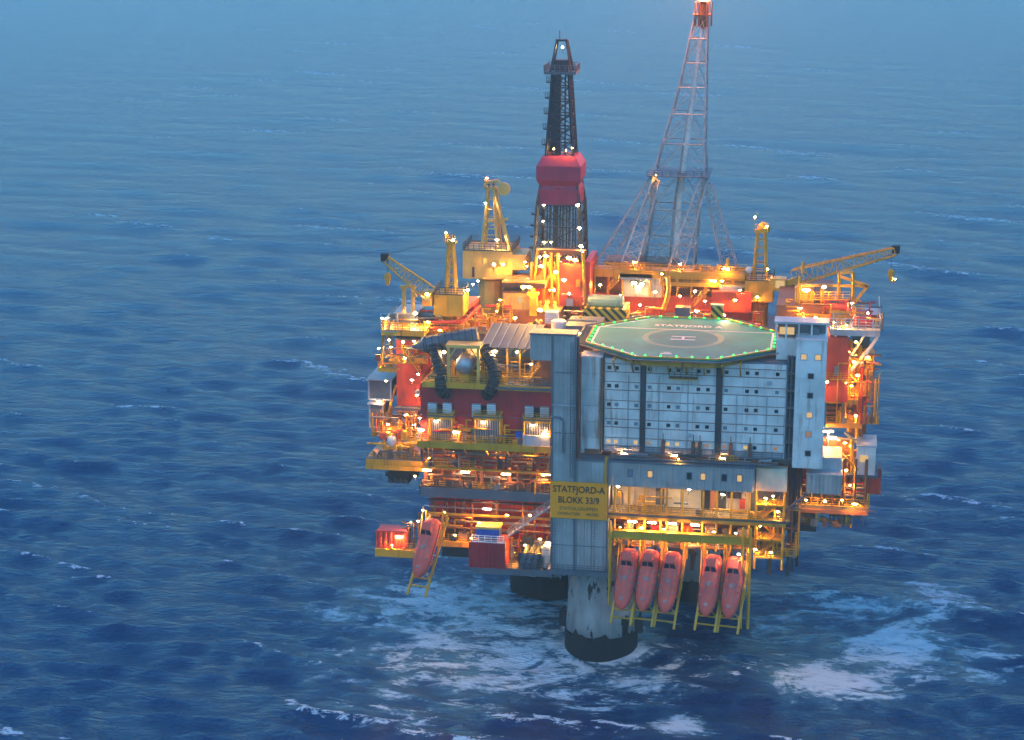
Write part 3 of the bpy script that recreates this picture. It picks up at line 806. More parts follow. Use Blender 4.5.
def east_corner():
    t = thing('corner_stair_cage', 'lit yellow stair cage and cream wall hanging at the right front corner', 'stairs', (29, 0, 19))
    MB().box(26.7, 31.4, -1.2, 0.6, 29.4, 33.0).build('wall', 'cream', t)
    panels_front(t, 26.7, 31.4, 29.5, 32.9, -1.2, 'cream', 3)
    for k, z in enumerate((19.4, 22.2, 25.0, 27.7)):
        MB().box(26.8, 31.2, -3.2, -0.2, z-0.15, z).build('landing', 'yellow', t)
        railing(t, [(26.8, -3.15, z), (31.2, -3.15, z), (31.2, -0.2, z)], 'yellow', 1.1, 0.9)
        if k < 3: stair(t, (27.4+(k % 2)*3, -1.8, z), (30.4-(k % 2)*3, -1.8, z+2.7), 0.9, 'yellow', 8)
    for x in (26.9, 31.1):
        for y in (-3.1, -0.3): MB().bar((x, y, 17.5), (x, y, 29.4), 0.26).build('post', 'yellow', t)
    for x in (31.9, 32.6, 33.3): pipe(t, [(x, 3, 14.5+(x-32)*1.2), (x, 3, 33)], 0.28, 'dark_steel')
    MB().bar((30.5, -2.2, 26), (34.4, -1, 29.2), 0.3).bar((30.5, -0.5, 20), (34, 0.5, 25), 0.3).build('brace', 'slate', t)
    for p in ((29.4, -2.2, 30.6-1.6), (30.2, -2.4, 26.6), (27.6, -2.4, 24.2), (28.3, -2.2, 28.6)): lamp(t, p, 'lamp_amber', 0.26)
    lamp(t, (27.0, -3.5, 20.8), 'lamp_white', 0.26); lamp(t, (29.4, -3.4, 20.4), 'lamp_white', 0.26)
    return t
east_corner()

# ------------------------------------------------------------------ lifeboats
BL = 9.7
def boat_meshes():
    n = 14; secs = []
    # station along the boat (0 = stern, 1 = bow): half width, keel, deck side, roof
    for s, w, k, roof in ((0.0, 0.95, -0.75, 0.9), (0.03, 1.2, -1.0, 1.25), (0.1, 1.36, -1.15, 1.55), (0.2, 1.42, -1.22, 1.6), (0.3, 1.45, -1.25, 1.28), (0.5, 1.45, -1.25, 1.25), (0.7, 1.42, -1.2, 1.2), (0.82, 1.25, -1.05, 1.05), (0.91, 0.92, -0.75, 0.75), (0.97, 0.5, -0.4, 0.42), (1.0, 0.12, -0.1, 0.12)):
        pts = []
        for i in range(n):
            a = 2*math.pi*i/n; c, s_ = math.cos(a), math.sin(a)
            e = 0.72
            x = math.copysign(abs(c)**e, c)*w
            z = math.copysign(abs(s_)**0.85, s_)*(roof if s_ > 0 else -k)
            pts.append((s*BL, x, z))
        secs.append(pts)
    hull = MB(); vs = [p for q in secs for p in q]; fs = []
    for k in range(len(secs)-1):
        for i in range(n):
            j = (i+1) % n; fs.append((k*n+i, (k+1)*n+i, (k+1)*n+j, k*n+j))
    fs.append(tuple(range(n))); fs.append(tuple(range((len(secs)-1)*n+n-1, (len(secs)-1)*n-1, -1)))
    hull.add(vs, fs)
    rails = []
    for s in (-1, 1): rails.append(MB().path([(0.6, s*1.38, 0.25), (3.0, s*1.5, 0.2), (6.8, s*1.48, 0.2), (8.3, s*1.15, 0.15), (9.3, s*0.5, 0.1)], 0.09, 6))
    cab = MB(); cab.add([(0.9, -0.95, 1.2), (0.9, 0.95, 1.2), (2.9, 1.0, 1.15), (2.9, -1.0, 1.15), (1.1, -0.75, 2.05), (1.1, 0.75, 2.05), (2.3, 0.72, 2.0), (2.3, -0.72, 2.0)],
                        [(3, 2, 1, 0), (4, 5, 6, 7), (0, 1, 5, 4), (1, 2, 6, 5), (2, 3, 7, 6), (3, 0, 4, 7)])
    wins = []
    for s in (-1, 1):
        wins.append(MB().add([(2.42, s*0.1, 1.93), (2.42, s*0.72, 1.9), (2.93, s*0.9, 1.26), (2.93, s*0.1, 1.3)], [(0, 1, 2, 3) if s > 0 else (3, 2, 1, 0)]))
    grabs = [MB().path([(3.1, s*0.55, 1.25), (3.3, s*0.55, 1.42), (7.2, s*0.5, 1.36), (7.5, s*0.5, 1.15)], 0.045, 5) for s in (-1, 1)]
    hatch = MB().lathe((4.9, 0, 1.2), [(0.42, -0.15), (0.42, 0.12), (0.3, 0.16)], 12)
    bow = MB().lathe((8.0, 0, 0.9), [(0.38, -0.15), (0.38, 0.1), (0.3, 0.14)], 10)
    dots = []
    for s in (-1, 1):
        for x in (3.6, 4.6, 5.6, 6.6): dots.append(MB().lathe((x, s*1.05, 0.98), [(0.16, -0.1), (0.16, 0.1), (0.1, 0.13)], 8))
    return [('hull', hull, 'boat_orange', True), ('cabin', cab, 'boat_orange', False), ('hatch', hatch, 'boat_fitting', False), ('bow_hatch', bow, 'boat_fitting', False), ] + [('rubbing_rail', q, 'rust_line', False) for q in rails] + [('grab_rail', q, 'boat_fitting', False) for q in grabs] + [('window', q, 'boat_glass', False) for q in wins] + [('porthole', q, 'boat_fitting', False) for q in dots]
BOAT = []
for nm, mb, mt, sm in boat_meshes():
    me = mb.mesh(nm); me.materials.append(MATS[mt])
    if sm: me.polygons.foreach_set('use_smooth', [True]*len(me.polygons))
    BOAT.append((nm, me))
def lifeboat(label, stern, a, yaw=0.0):
    t = thing('lifeboat', label, 'lifeboat', stern, 'orange free-fall lifeboats nose down on their ramps')
    b = Vector((0, -math.cos(a), -math.sin(a))); u = Vector((0, -math.sin(a), math.cos(a))); s = u.cross(b)
    rot = (Matrix.Rotation(yaw, 3, 'Z') @ Matrix((b, s, u)).transposed()).to_euler()
    for nm, me in BOAT: link(nm, me, t, stern, rot)
    return t
def ramp(label, stern, a, yaw=0.0, top=24.2, mat='yellow_green', ext=1.9):
    t = thing('launch_ramp', label, 'ramp', stern, 'yellow launch ramps of the lifeboats')
    rz = Matrix.Rotation(yaw, 3, 'Z')
    b = rz @ Vector((0, -math.cos(a), -math.sin(a))); u = rz @ Vector((0, -math.sin(a), math.cos(a))); s = u.cross(b)
    o = Vector(stern)-u*1.35
    for k in (-1.55, 1.55): MB().bar(o+s*k-b*1.2, o+s*k+b*(BL+ext), 0.34).build('rail', mat, t)
    for d in (0.5, 3.4, 6.3, 9.2, BL+0.8): MB().bar(o-s*1.5+b*d, o+s*1.5+b*d, 0.2).build('cross_beam', mat, t)
    for d in (0.5, 6.3): MB().bar(o-s*1.5+b*d, o+s*1.5+b*(d+2.9), 0.14).bar(o+s*1.5+b*d, o-s*1.5+b*(d+2.9), 0.14).build('cross_brace', mat, t)
    for k in (-1.75, 1.75):
        p = o+s*k+b*0.3; MB().bar(p, (p.x, p.y, top), 0.26).build('hanger', mat, t)
        q = o+s*k+b*(BL*0.55); MB().bar(q, (q.x, q.y+4.5, min(top, q.z+6.5)), 0.2).build('back_stay', mat, t)
    return t
ANG = R(52)
where = ['leftmost lifeboat of the front row of five, next to the concrete shaft', 'second lifeboat from the left in the front row of five', 'middle lifeboat of the front row of five, left of the gap', 'second lifeboat from the right in the front row, right of the gap', 'rightmost lifeboat of the front row of five']
for i, st in enumerate(((8.04, -3.6, 19.59), (11.28, -3.6, 19.61), (14.66, -3.6, 19.48), (20.86, -3.6, 19.36), (24.29, -3.6, 19.24))):
    lifeboat(where[i], st, ANG, R(-8))
    ramp('yellow launch ramp under the ' + where[i].split(',')[0].replace('leftmost', 'far left').replace('rightmost', 'far right'), st, ANG, R(-8), 22.0)
SL = (-23.08, -2.5, 22.36)
lifeboat('single orange lifeboat nose down at the left end of the platform', SL, ANG, R(-15))
ramp('yellow braced launch ramp of the single lifeboat at the left end', SL, ANG, R(-15), 23.5, 'yellow_green', 2.4)

def gantry():
    t = thing('lifeboat_gantry', 'long yellow-green beam above the five lifeboats with end posts', 'gantry', (15, -4.6, 20))
    x0, x1 = 4.6, 26.2
    MB().box(x0, x1, -5.0, -4.5, 22.0, 23.05).build('beam', 'yellow_green', t)
    MB().box(x0, x1, -5.25, -4.25, 23.055, 23.18).box(x0, x1, -5.25, -4.25, 21.87, 21.995).build('flange', 'yellow_green', t)
    for x in (5.0, 25.2, 26.3):
        MB().bar((x, -5.4, 8.5 if x > 20 else 11), (x, -5.4, 24.8), 0.34).build('post', 'yellow_green', t)
    for x in (5, 9, 12.5, 16.5, 19.5, 22.8, 26): MB().bar((x, -4.7, 22.6), (x, 0, 22.6), 0.26).build('bracket', 'yellow_green', t)
    MB().bar((25.2, -5.4, 12), (26.3, -5.4, 15), 0.2).bar((26.3, -5.4, 16), (25.2, -5.4, 19), 0.2).build('brace', 'yellow_green', t)
    lamp(t, (19.0, -5.6, 14.2), 'lamp_sodium', 0.22)
    lamp(t, (24.6, -5.6, 20.6), 'lamp_white', 0.26)
    return t
gantry()

clutter(bpy.data.objects['quarters_support_deck'], (4.6, 27, -2.9, -0.6, 20.0, 22.0), 34, ('yellow', 'yellow', 'rust_steel', 'slate', 'cream', 'red'), 3)
clutter(bpy.data.objects['quarters_support_deck'], (4.6, 28, -2.9, -0.4, 25.4, 28.2), 22, ('yellow', 'yellow_green', 'slate', 'pipe_grey'), 4)
clutter(bpy.data.objects['corner_stair_cage'], (26.9, 33.5, -2.8, 1.5, 19.4, 29.2), 40, ('yellow', 'yellow', 'rust_steel', 'slate', 'pipe_grey'), 5)
clutter(bpy.data.objects['corridor_module'], (4.7, 29, -2.8, -0.4, 33.8, 34.6), 26, ('slate', 'rust_steel', 'dark_steel', 'galvanised'), 6)

# ------------------------------------------------------------------ main steel decks
def steel_deck(name, label, bx, edge='yellow', cols=(), rail=True):
    x0, x1, y0, y1, z0, z1 = bx
    t = thing(name, label, 'deck', ((x0+x1)/2, (y0+y1)/2, z0))
    MB().box(x0, x1, y0, y1, z0, z1).build('deck_plate', 'deck_plate', t)
    MB().box(x0, x1, y0-0.25, y0-0.003, z0-0.35, z1+0.1).build('edge_beam', edge, t)
    for k in range(int((y1-y0)/6)): MB().box(x0, x1, y0+3+k*6, y0+3.4+k*6, z0-0.8, z0-0.003).build('deck_beam', 'rust_steel', t)
    if rail: railing(t, [(x0, y0-0.1, z1), (x1, y0-0.1, z1)], edge)
    return t

# lowest left deck with its cargo
low = steel_deck('cellar_deck', 'lowest left deck carrying the red container and pipe stack', (-17.6, -4.4, -1.5, 26, 14.0, 14.6), 'slate')
MB().box(-26, -17.8, 3, 26, 16.5, 17.0).build('deck_plate', 'deck_plate', low)
MB().box(-26, -17.8, 2.7, 2.99, 16.2, 17.1).build('edge_beam', 'yellow', low)
for x in (-25, -20, -15, -10, -6):
    MB().box(x-0.3, x+0.3, 6, 6.6, 14.6 if x > -17.8 else 17, 24.6).build('column', 'rust_steel', low)
MB().box(-26, -4.4, 9, 9.4, 15.5, 25.0).build('bulkhead', 'red', low)
for i in range(10):
    link('panel', boxme('panel', 1.9, 0.12, 4.4, 'red_bright'), low, (-24.8+i*2.15, 8.93, 20.3))
for k in range(7):
    z = 19.0+k*0.75; y = 4+(k % 3)*1.2
    pipe(low, [(-25.5, y, z), (-4.6, y, z)], 0.16+0.07*(k % 2), ('rust_steel', 'pipe_grey', 'dark_steel', 'yellow', 'pipe_grey', 'red', 'dark_steel')[k], 6)
for x in (-22.6, -21.2, -18.4, -14.3, -10.2, -8.3): pipe(low, [(x, 5.2, 14.8 if x > -17.6 else 17), (x, 5.2, 24.5)], 0.17, 'rust_steel', 6)
MB().box(-24, -18, 8, 22, 12.6, 13.9).build('tank', 'dark_steel', low)
for i, x in enumerate((-12.3, -15.6, -9.2, -22.8, -7.2, -19.6)):
    MB().box(x-0.8, x+0.8, 3.5, 4.6, 14.6 if x > -17.6 else 17.003, 16.4 + (i % 3)*0.9).build('equipment', ('grey_light', 'yellow', 'dark_steel', 'rust_steel', 'slate', 'pipe_grey')[i], low)
lamp(low, (-25.13, -1, 23.40), 'lamp_white', 0.24); lamp(low, (-22.01, 1, 22.57), 'lamp_sodium', 0.26); lamp(low, (-26.17, 0, 21.18), 'lamp_white', 0.24)
lamp(low, (-15.44, 2, 23.10), 'lamp_tube', tube=1.2); lamp(low, (-12.24, 2, 22.27), 'lamp_sodium', 0.28); lamp(low, (-18.64, 4.5, 21.25), 'lamp_sodium', 0.3); lamp(low, (-8.95, 4.5, 21.62), 'lamp_sodium', 0.3)
lamp(low, (-6.89, 1.5, 18.75), 'lamp_sodium', 0.3); lamp(low, (-5.31, 0.5, 18.52), 'lamp_tube', tube=1.0); lamp(low, (-9.36, 2, 17.43), 'lamp_amber', 0.2); lamp(low, (-16.19, -1, 21.74), 'lamp_white', 0.18)
lamp(low, (-17.88, 2, 18.12), 'lamp_sodium', 0.24); lamp(low, (-20.82, 3, 18.11), 'lamp_amber', 0.2); lamp(low, (-10.80, 1, 16.53), 'lamp_sodium', 0.2)
stair(low, (-11.75, 0, 19.49), (-4.95, 0, 24.82), 1.0, 'grey_light', 12)

t = thing('cargo_skid', 'blue skid with white railing on the red container', 'skid', (-14.89, -1.2, 19.07))
x0, x1, y0, y1, z0, z1 = (-16.68, -13.01, -1, 1.5, 19.33, 21.15)
MB().box(x0, x1, y0, y1, z0, z1-0.4).build('body', 'blue_skid', t)
MB().box(x0-0.1, x1+0.1, y0-0.1, y1, z1-0.39, z1).build('lid', 'yellow_pale', t)
for x in (x0+0.5, x1-0.5): MB().box(x-0.15, x+0.15, y0-0.15, y0-0.003, z0, z1-0.42).build('rib', 'blue_skid', t)
t = thing('shipping_container', 'dark red container topped by a white rail at the platform edge', 'container', (-14.76, -2, 15.54))
x0, x1, y0, y1, z0, z1 = (-17.58, -11.93, -1.8, 2.5, 15.47, 18.79)
z0 = 14.62
MB().box(x0, x1, y0, y1, z0, z1).build('body', 'red', t)
panels_front(t, x0, x1, z0+0.15, z1-0.15, y0, 'red', 2, 1, rib=True); panels_side(t, y0, y1, z0+0.15, z1-0.15, x0, -1, 'red', 1, rib=True)
for x in (x0, x1): MB().box(x-0.1, x+0.1, y0-0.16, y0+0.1, z0, z1+0.05).build('corner_post', 'red', t)
railing(t, [(x0+0.4, y0+0.2, z1), (x1-0.2, y0+0.2, z1)], 'mark_white', 1.1, 1.0, 0.07)
t = thing('pipe_stack', 'stack of grey pipes at the deck corner beside the stair tower', 'pipes', (-8.08, -1, 14.57))
for k in range(9):
    r0 = k//3; c0 = k % 3
    pipe(t, [(-9.4+c0*0.95+r0*0.2, -1.3, 15.1+r0*0.8), (-9.4+c0*0.95+r0*0.2, 5, 15.1+r0*0.8)], 0.42, 'slate', 10)
MB().box(-9.9, -6.3, -1.0, -0.8, 14.62, 17.2).build('rack', 'dark_steel', t)
t = thing('storage_tank', 'small white tank with hoops left of the stair tower foot', 'tank', (-5.46, -0.5, 14.88))
MB().lathe((-5.6, 0.6, 14.62), [(0.85, 0), (0.9, 0.1), (0.9, 3.2), (0.6, 3.5)], 14).build('body', 'white', t, False)
for z in (15.4, 16.5, 17.5): MB().lathe((-5.6, 0.6, z), [(0.93, 0), (0.96, 0.06), (0.93, 0.12)], 14).build('hoop', 'grey_light', t)

t = thing('shipping_container', 'orange-red container hanging out on the far left landing', 'container', (-31.37, 4, 14.95))
x0, x1, y0, y1, z0, z1 = (-33.83, -28.88, 4, 7, 14.95, 17.85)
MB().box(x0, x1, y0, y1, z0, z1).build('body', 'red_bright', t)
panels_front(t, x0, x1, z0+0.12, z1-0.12, y0, 'red_bright', 3, 1, rib=True)
for x in (x0, x1): MB().box(x-0.1, x+0.1, y0-0.16, y0+0.1, z0, z1+0.05).build('corner_post', 'red_bright', t)
lamp(t, (-30.08, 3.5, 17.07), 'lamp_tube', tube=1.0); lamp(t, (-31.27, 3.6, 15.61), 'lamp_sodium', 0.24)
t = steel_deck('landing_platform', 'yellow cantilever landing under the far left container', (-34, -24.8, 3.4, 9, z0-0.9, z0-0.01), 'yellow', rail=False)
x0, x1, y0, y1, za, zb = (-31.20, -27.42, 3.2, 6, 13.99, 15.35)
for x in (x0, (x0+x1)/2, x1): MB().bar((x, 3.3, za), (x, 3.3, zb), 0.22).build('post', 'yellow', t)
MB().bar((x0, 3.3, za), (x1, 3.3, za), 0.26).build('edge_beam', 'yellow', t)
railing(t, [(-29, 3.4, z0), (-25, 3.4, z0)], 'yellow')
for p, q in (((-28.90, 5, 18.66), (-28.95, 5, 14.74)), ((-27.90, 5, 19.56), (-27.97, 5, 14.11)), ((-27.07, 5, 20.96), (-27.14, 5, 14.50)), ((-29.88, 5, 19.11), (-26.93, 5, 18.94))): MB().bar(p, q, 0.24).build('post', 'rust_steel', t)
for k in range(4): pipe(t, [(-30.45, 6, 17.72), (-27.14, 6, 18.25)] if k == 0 else [(-27.5+k*0.8, 6, z0), (-27.5+k*0.8, 6, z0+4+k*0.5)], 0.18, 'pipe_grey')
lamp(t, (-28.29, 4.5, 19.37), 'lamp_white', 0.2)

# middle open level, two tiers of lit pipe racks
mid = steel_deck('process_deck', 'open process deck with strip lights and layered orange-lit pipes on the left', (-26.2, -4.4, 1.6, 30, 25.5, 26.5), 'dark_steel')
MB().box(-26, -4.4, 1.2, 1.55, 24.9, 26.45).build('edge_girder', 'slate', mid)
MB().box(-26, -4.4, 8.5, 8.9, 26.5, 34).build('bulkhead', 'rust_steel', mid)
for i in range(9): link('panel', boxme('panel', 2.2, 0.12, 5.2, 'red'), mid, (-24.7+i*2.42, 8.43, 27.2))
for x in (-25.5, -21, -16.5, -12, -7.5): MB().box(x-0.28, x+0.28, 3, 3.5, 26.5, 33.8).build('column', 'rust_steel', mid)
cols = ('rust_steel', 'pipe_grey', 'dark_steel', 'rust_steel', 'yellow', 'pipe_grey', 'dark_steel', 'rust_steel', 'red', 'pipe_grey')
for k in range(10):
    z = 30.2+k*0.34; y = 2.2+(k*1.7 % 4)
    pipe(mid, [(-25.8, y, z), (-4.6, y, z)], 0.12+0.05*(k % 3), cols[k], 6)
for k in range(5): pipe(mid, [(-25.8, 5.5+(k % 2)*1.2, 27.3+k*0.5), (-4.6, 5.5+(k % 2)*1.2, 27.3+k*0.5)], 0.2, cols[9-k], 6)
for x in (-22.9, -20.2, -17.6, -14.4, -10.9, -8.8, -6.5): pipe(mid, [(x, 4.4, 26.5), (x, 4.4, 33.8)], 0.18, 'rust_steel', 6)
for px, py in ((427,470), (465,472), (506,474), (546,475)): lamp(mid, (-24.88, 1.2, 29.32) if px == 427 else (-18.79, 1.2, 29.30) if px == 465 else (-12.26, 1.2, 29.30) if px == 506 else (-5.93, 1.2, 29.46), 'lamp_tube', tube=1.3)
for p in ((-21.04, 3, 32.09), (-13.83, 3, 32.28), (-8.74, 3, 32.53), (-10.65, 5, 26.54), (-17.09, 5, 25.87), (-23.58, 5, 26.20), (-27.21, 3, 27.64)): lamp(mid, p, 'lamp_sodium', 0.26)
MB().box(-25.6, -4.4, 1.3, 2.0, 29.5, 29.75).build('walkway', 'yellow', mid)
pipe(mid, [(-7.60, 0.8, 26.39), (-7.60, 0.8, 28.36), (-7.13, 0.8, 29.20), (-5.09, 0.8, 29.47)], 0.16, 'yellow')

# balcony deck that carries the turbine module
bal = steel_deck('balcony_deck', 'yellow railed balcony along the foot of the red turbine module', (-26, -4.4, -0.4, 22, 33.9, 34.5), 'yellow', rail=False)
railing(bal, [(-28.6, -0.5, 34.5), (-9.2, -0.5, 34.5)], 'yellow', 1.3, 1.1, 0.055, mid=3)
for x in np.arange(-25.5, -5, 3.4): MB().bar((x, -0.3, 33.8), (x, 2.5, 31.8), 0.2).build('bracket', 'yellow', bal)
for p in ((-25.51, 0, 36.20), (-19.95, 0, 36.14), (-16.71, 0.4, 34.23), (-5.85, -0.6, 36.66)): lamp(bal, p, 'lamp_tube', tube=0.9)
for px in (448, 462, 468, 507, 512): pass
for x, z1_ in ((-20.6, 37.6), (-19.6, 37.0), (-18.4, 38.0), (-12.4, 37.4)): pipe(bal, [(x, 0.6, 34.5), (x, 0.6, z1_), (x+0.8, 0.6, z1_)], 0.14, 'yellow')
MB().box(-10.7, -9.6, 0.6, 1.9, 34.51, 36.4).build('locker', 'blue_skid', bal)
MB().box(-17.5, -16.7, 0.2, 1.2, 34.51, 36.6).build('locker', 'slate', bal)

# ------------------------------------------------------------------ red turbine module
t = thing('turbine_module', 'dark red turbine module with six white louvre units', 'module', (-14.5, 8, 34.6))
TB = (-25.91, -5.15, 2, 16, 34.46, 43.30)
x0, x1, y0, y1, z0, z1 = TB
z0 = 34.55
MB().box(x0, x1, y0, y1, z0, z1).build('wall', 'red', t)
panels_front(t, x0, x1, z0, z1, y0, 'red', 9, 2, gap=0.05, d=0.06)
panels_side(t, y0, y1, z0, z1, x0, -1, 'red', 5, 2, gap=0.05, d=0.06)
for (p, q) in ((429,402), (444,402), (473,403), (488,403), (526,406), (541,407)):
    pass
def louvre(c, w=1.35, h=2.15):
    x, y, z = c
    o = link('louvre', shared(('louvre',), lambda: MB().box(-w/2, w/2, -0.55, 0, -h/2, h/2), 'grey_light'), t, c)
    for k in range(6): link('slat', shared(('slat',), lambda: MB().box(-w/2-0.03, w/2+0.03, -0.72, -0.553, -0.07, 0.09), 'mark_white'), o, (x, y, z-h/2+0.22+k*0.34))
for c in ((-23.96, 1.9, 39.15), (-21.57, 1.9, 39.26), (-16.96, 1.9, 39.30), (-14.58, 1.9, 39.41), (-8.59, 1.9, 39.36), (-6.23, 1.9, 39.31)): louvre(c)
for c in ((-22.76, 1.9, 39.20), (-15.77, 1.9, 39.36), (-7.41, 1.9, 39.42)): MB().box(c[0]-0.35, c[0]+0.35, 1.6, 1.9, c[2]-0.9, c[2]+0.7).build('vent', 'black', t)
MB().box(x0+0.1, x1, y0-0.12, y0-0.07, 38.2, 38.4).build('band', 'rust_line', t)

def intake(label, bx, low_box=False):
    x0, x1, y0, y1, z0, z1 = bx
    t = thing('air_intake', label, 'air intake', ((x0+x1)/2, (y0+y1)/2, z0), 'air intake cages in front of the red module')
    for x in (x0, x1):
        for y in (y0, y1): MB().bar((x, y, z0), (x, y, z1+0.6), 0.26).build('post', 'yellow', t)
    MB().box(x0-0.3, x1+0.3, y0-0.2, y1+0.2, z1-0.1, z1+0.14).build('roof', 'slate', t)
    MB().box(x0-0.2, x1+0.2, y0-0.25, y0-0.05, z1-0.5, z1-0.13).build('header', 'yellow', t)
    MB().box(x0+0.3, x1-0.3, y0+0.4, y1, z0, z1-0.12).build('filter_box', 'slate', t)
    n = 9
    for i in range(n):
        x = x0+0.45+(x1-x0-0.9)*i/(n-1)
        link('grille_bar', boxme('grille_bar', 0.12, 0.14, z1-z0-0.5, 'galvanised'), t, (x, y0+0.28, z0+0.25))
    railing(t, [(x0-0.2, y0-0.15, z1+0.15), (x1+0.2, y0-0.15, z1+0.15)], 'yellow', 0.9, 1.2)
    if low_box:
        MB().box(x0-0.1, x1+0.1, y0-0.8, y0-0.3, z0-1.1, z0+1.35).build('screen', 'grey_light', t)
    lamp(t, ((x0+x1)/2-0.6, y0-0.4, z1-0.75), 'lamp_tube', tube=0.5)
intake('left air intake cage in front of the red module', (-24.30, -20.64, 0.3, 1.9, 34.63, 38.53))
intake('middle air intake cage in front of the red module', (-17.00, -13.05, 0.3, 1.9, 34.82, 38.71))
intake('right air intake cage with pale screen beside the stair tower', (-9.28, -5.21, 0.3, 1.9, 34.88, 38.59), True)

# ------------------------------------------------------------------ weather deck above the red module
wd = steel_deck('weather_deck', 'yellow railed weather deck on top of the red module', (-25.4, -4.4, 1.0, 24, z1+0.003, z1+0.4), 'yellow', rail=False)
WZ = z1+0.4
railing(wd, [(-25.4, 0.95, WZ), (-12, 0.95, WZ)], 'yellow', 1.2, 1.2, 0.055)
railing(wd, [(-12, 0.95, WZ), (-5, 0.95, WZ)], 'slate', 1.2, 1.2, 0.055)
MB().box(-14.5, -4.4, 0.3, 0.95, WZ-0.45, WZ-0.1).build('gutter', 'slate', wd)

t = thing('pressure_vessel', 'round silver vessel end framed by a yellow portal', 'vessel', (-18.85, 2, 44.04))
c = (-18.99, 2.4, 46.34)
MB().lathe((c[0], 2.2, c[2]), [(0.25, -0.75), (0.85, -0.6), (1.3, -0.3), (1.5, 0.1), (1.5, 6.5)], 24, 'y').build('shell', 'galvanised', t, True)
for y in (3.2, 6.2): MB().box(c[0]-1.1, c[0]+1.1, y, y+0.4, WZ, c[2]-0.9).build('saddle', 'yellow', t)
px0, px1 = c[0]-2.35, c[0]+2.35
for x in (px0, px1): MB().box(x-0.2, x+0.2, 1.3, 1.7, WZ, WZ+5.6).build('portal_post', 'yellow_pale', t)
MB().box(px0-0.35, px1+0.35, 1.2, 4.0, WZ+5.603, WZ+6.1).build('portal_roof', 'yellow_pale', t)
for s, x in ((1, px0), (-1, px1)): MB().bar((x, 1.5, WZ+3.8), (x+s*1.2, 1.5, WZ+5.6), 0.18).build('knee_brace', 'yellow_pale', t)
railing(t, [(px0+0.3, 1.3, WZ), (px1-0.3, 1.3, WZ)], 'yellow_green', 1.0, 0.9)

def duct(label, pts, r, mat='black', rings=0.7):
    t = thing('exhaust_duct', label, 'duct', pts[-1])
    P_ = [Vector(p) for p in pts]; sm = []
    for i in range(len(P_)-1):          # round the bends
        p0 = P_[max(0, i-1)]; p1 = P_[i]; p2 = P_[i+1]; p3 = P_[min(len(P_)-1, i+2)]
        for k in range(5):
            s = k/5; sm.append(0.5*((2*p1)+(p2-p0)*s+(2*p0-5*p1+4*p2-p3)*s*s+(3*p1-p0-3*p2+p3)*s**3))
    sm.append(P_[-1])
    MB().path(sm, r, 12).build('shell', mat, t, False)
    for i in range(0, len(sm)-1, 2):
        d = (sm[i+1]-sm[i]).normalized()*0.08; MB().tube(sm[i]-d, sm[i]+d, r*1.09, 12).build('collar', 'dark_steel', t)
    return t
duct('black bent exhaust duct left of the round vessel', ((-23.81, 4, 48.80), (-23.62, 3, 47.29), (-22.85, 2.2, 45.27), (-22.54, 1.4, 44.04), (-22.31, 1, 42.38), (-21.50, 1.7, 41.91)), 0.98)
duct('black bent exhaust duct right of the round vessel', ((-15.96, 4.5, 48.51), (-15.26, 3.2, 47.58), (-14.34, 2.4, 46.06), (-14.03, 1.5, 44.70), (-14.57, 1, 42.88), (-15.49, 1.7, 41.85)), 0.98)
t = thing('intake_horn', 'long dark grey sloping duct with pointed left end on the weather deck', 'duct', (-22.78, 6, 47.38))
a, b = Vector((-25.77, 5, 48.64)), Vector((-17.49, 6, 50.18))
MB().tube(Vector((-27.86, 5, 48.31)), a, 0.15, 14, 1.35).build('cone', 'slate', t)
MB().tube(a, b, 1.35, 14, 1.5).build('shell', 'slate', t)
for k in range(8):
    p = a.lerp(b, (k+0.3)/8); d = (b-a).normalized()*0.07; MB().tube(p-d, p+d, 1.56, 14).build('collar', 'dark_steel', t)
for s in (0.25, 0.75):
    p = a.lerp(b, s); MB().box(p.x-0.25, p.x+0.25, p.y-0.5, p.y+0.5, WZ, p.z-1).build('support', 'dark_steel', t)

# turbine hall with sheet roof
t = thing('turbine_hall', 'open-fronted hall with grey striped sheet roof on the weather deck', 'building', (-13.20, 5, 44.79))
A = (-16.12, 3.6, 49.05); B = (-8.88, 3.6, 49.34)
xl, xr, zf = A[0]-0.5, B[0]+0.6, A[2]
n = 6; w = (xr-xl)/n; rise, dep = 2.0, 8.0
for i in range(n):
    x = xl+i*w
    MB().add([(x+0.05, 3.6, zf), (x+w-0.05, 3.6, zf), (x+w-0.05+0.6, 3.6+dep, zf+rise), (x+0.05+0.6, 3.6+dep, zf+rise), (x+0.05, 3.6, zf-0.12), (x+w-0.05, 3.6, zf-0.12), (x+w-0.05+0.6, 3.6+dep, zf+rise-0.12), (x+0.05+0.6, 3.6+dep, zf+rise-0.12)],
             [(0, 1, 2, 3), (7, 6, 5, 4), (0, 4, 5, 1), (1, 5, 6, 2), (2, 6, 7, 3), (3, 7, 4, 0)]).build('roof_sheet', 'slate', t)
    MB().bar((x, 3.6, zf+0.08), (x+0.6, 3.6+dep, zf+rise+0.08), 0.12).build('roof_seam', 'grey_light', t)
MB().box(xl, xr, 9, 9.3, WZ, zf+1).build('wall', 'rust_steel', t)
for i in range(6): link('panel', boxme('panel', w-0.1, 0.1, 3.6, 'grey_light'), t, (xl+(i+0.5)*w, 8.95, WZ+0.3))
for x in np.linspace(xl+0.2, xr-0.2, 5):
    MB().bar((x, 3.8, WZ), (x, 3.8, zf-0.15), 0.24).bar((x, 3.8, zf-1.2), (x+0.9, 3.8, zf-0.2), 0.14).build('post', 'yellow', t)
for k in range(5): pipe(t, [(xl, 5+k*0.6, WZ+0.8+k*0.5), (xr, 5+k*0.6, WZ+0.8+k*0.5)], 0.2, cols[k], 6)
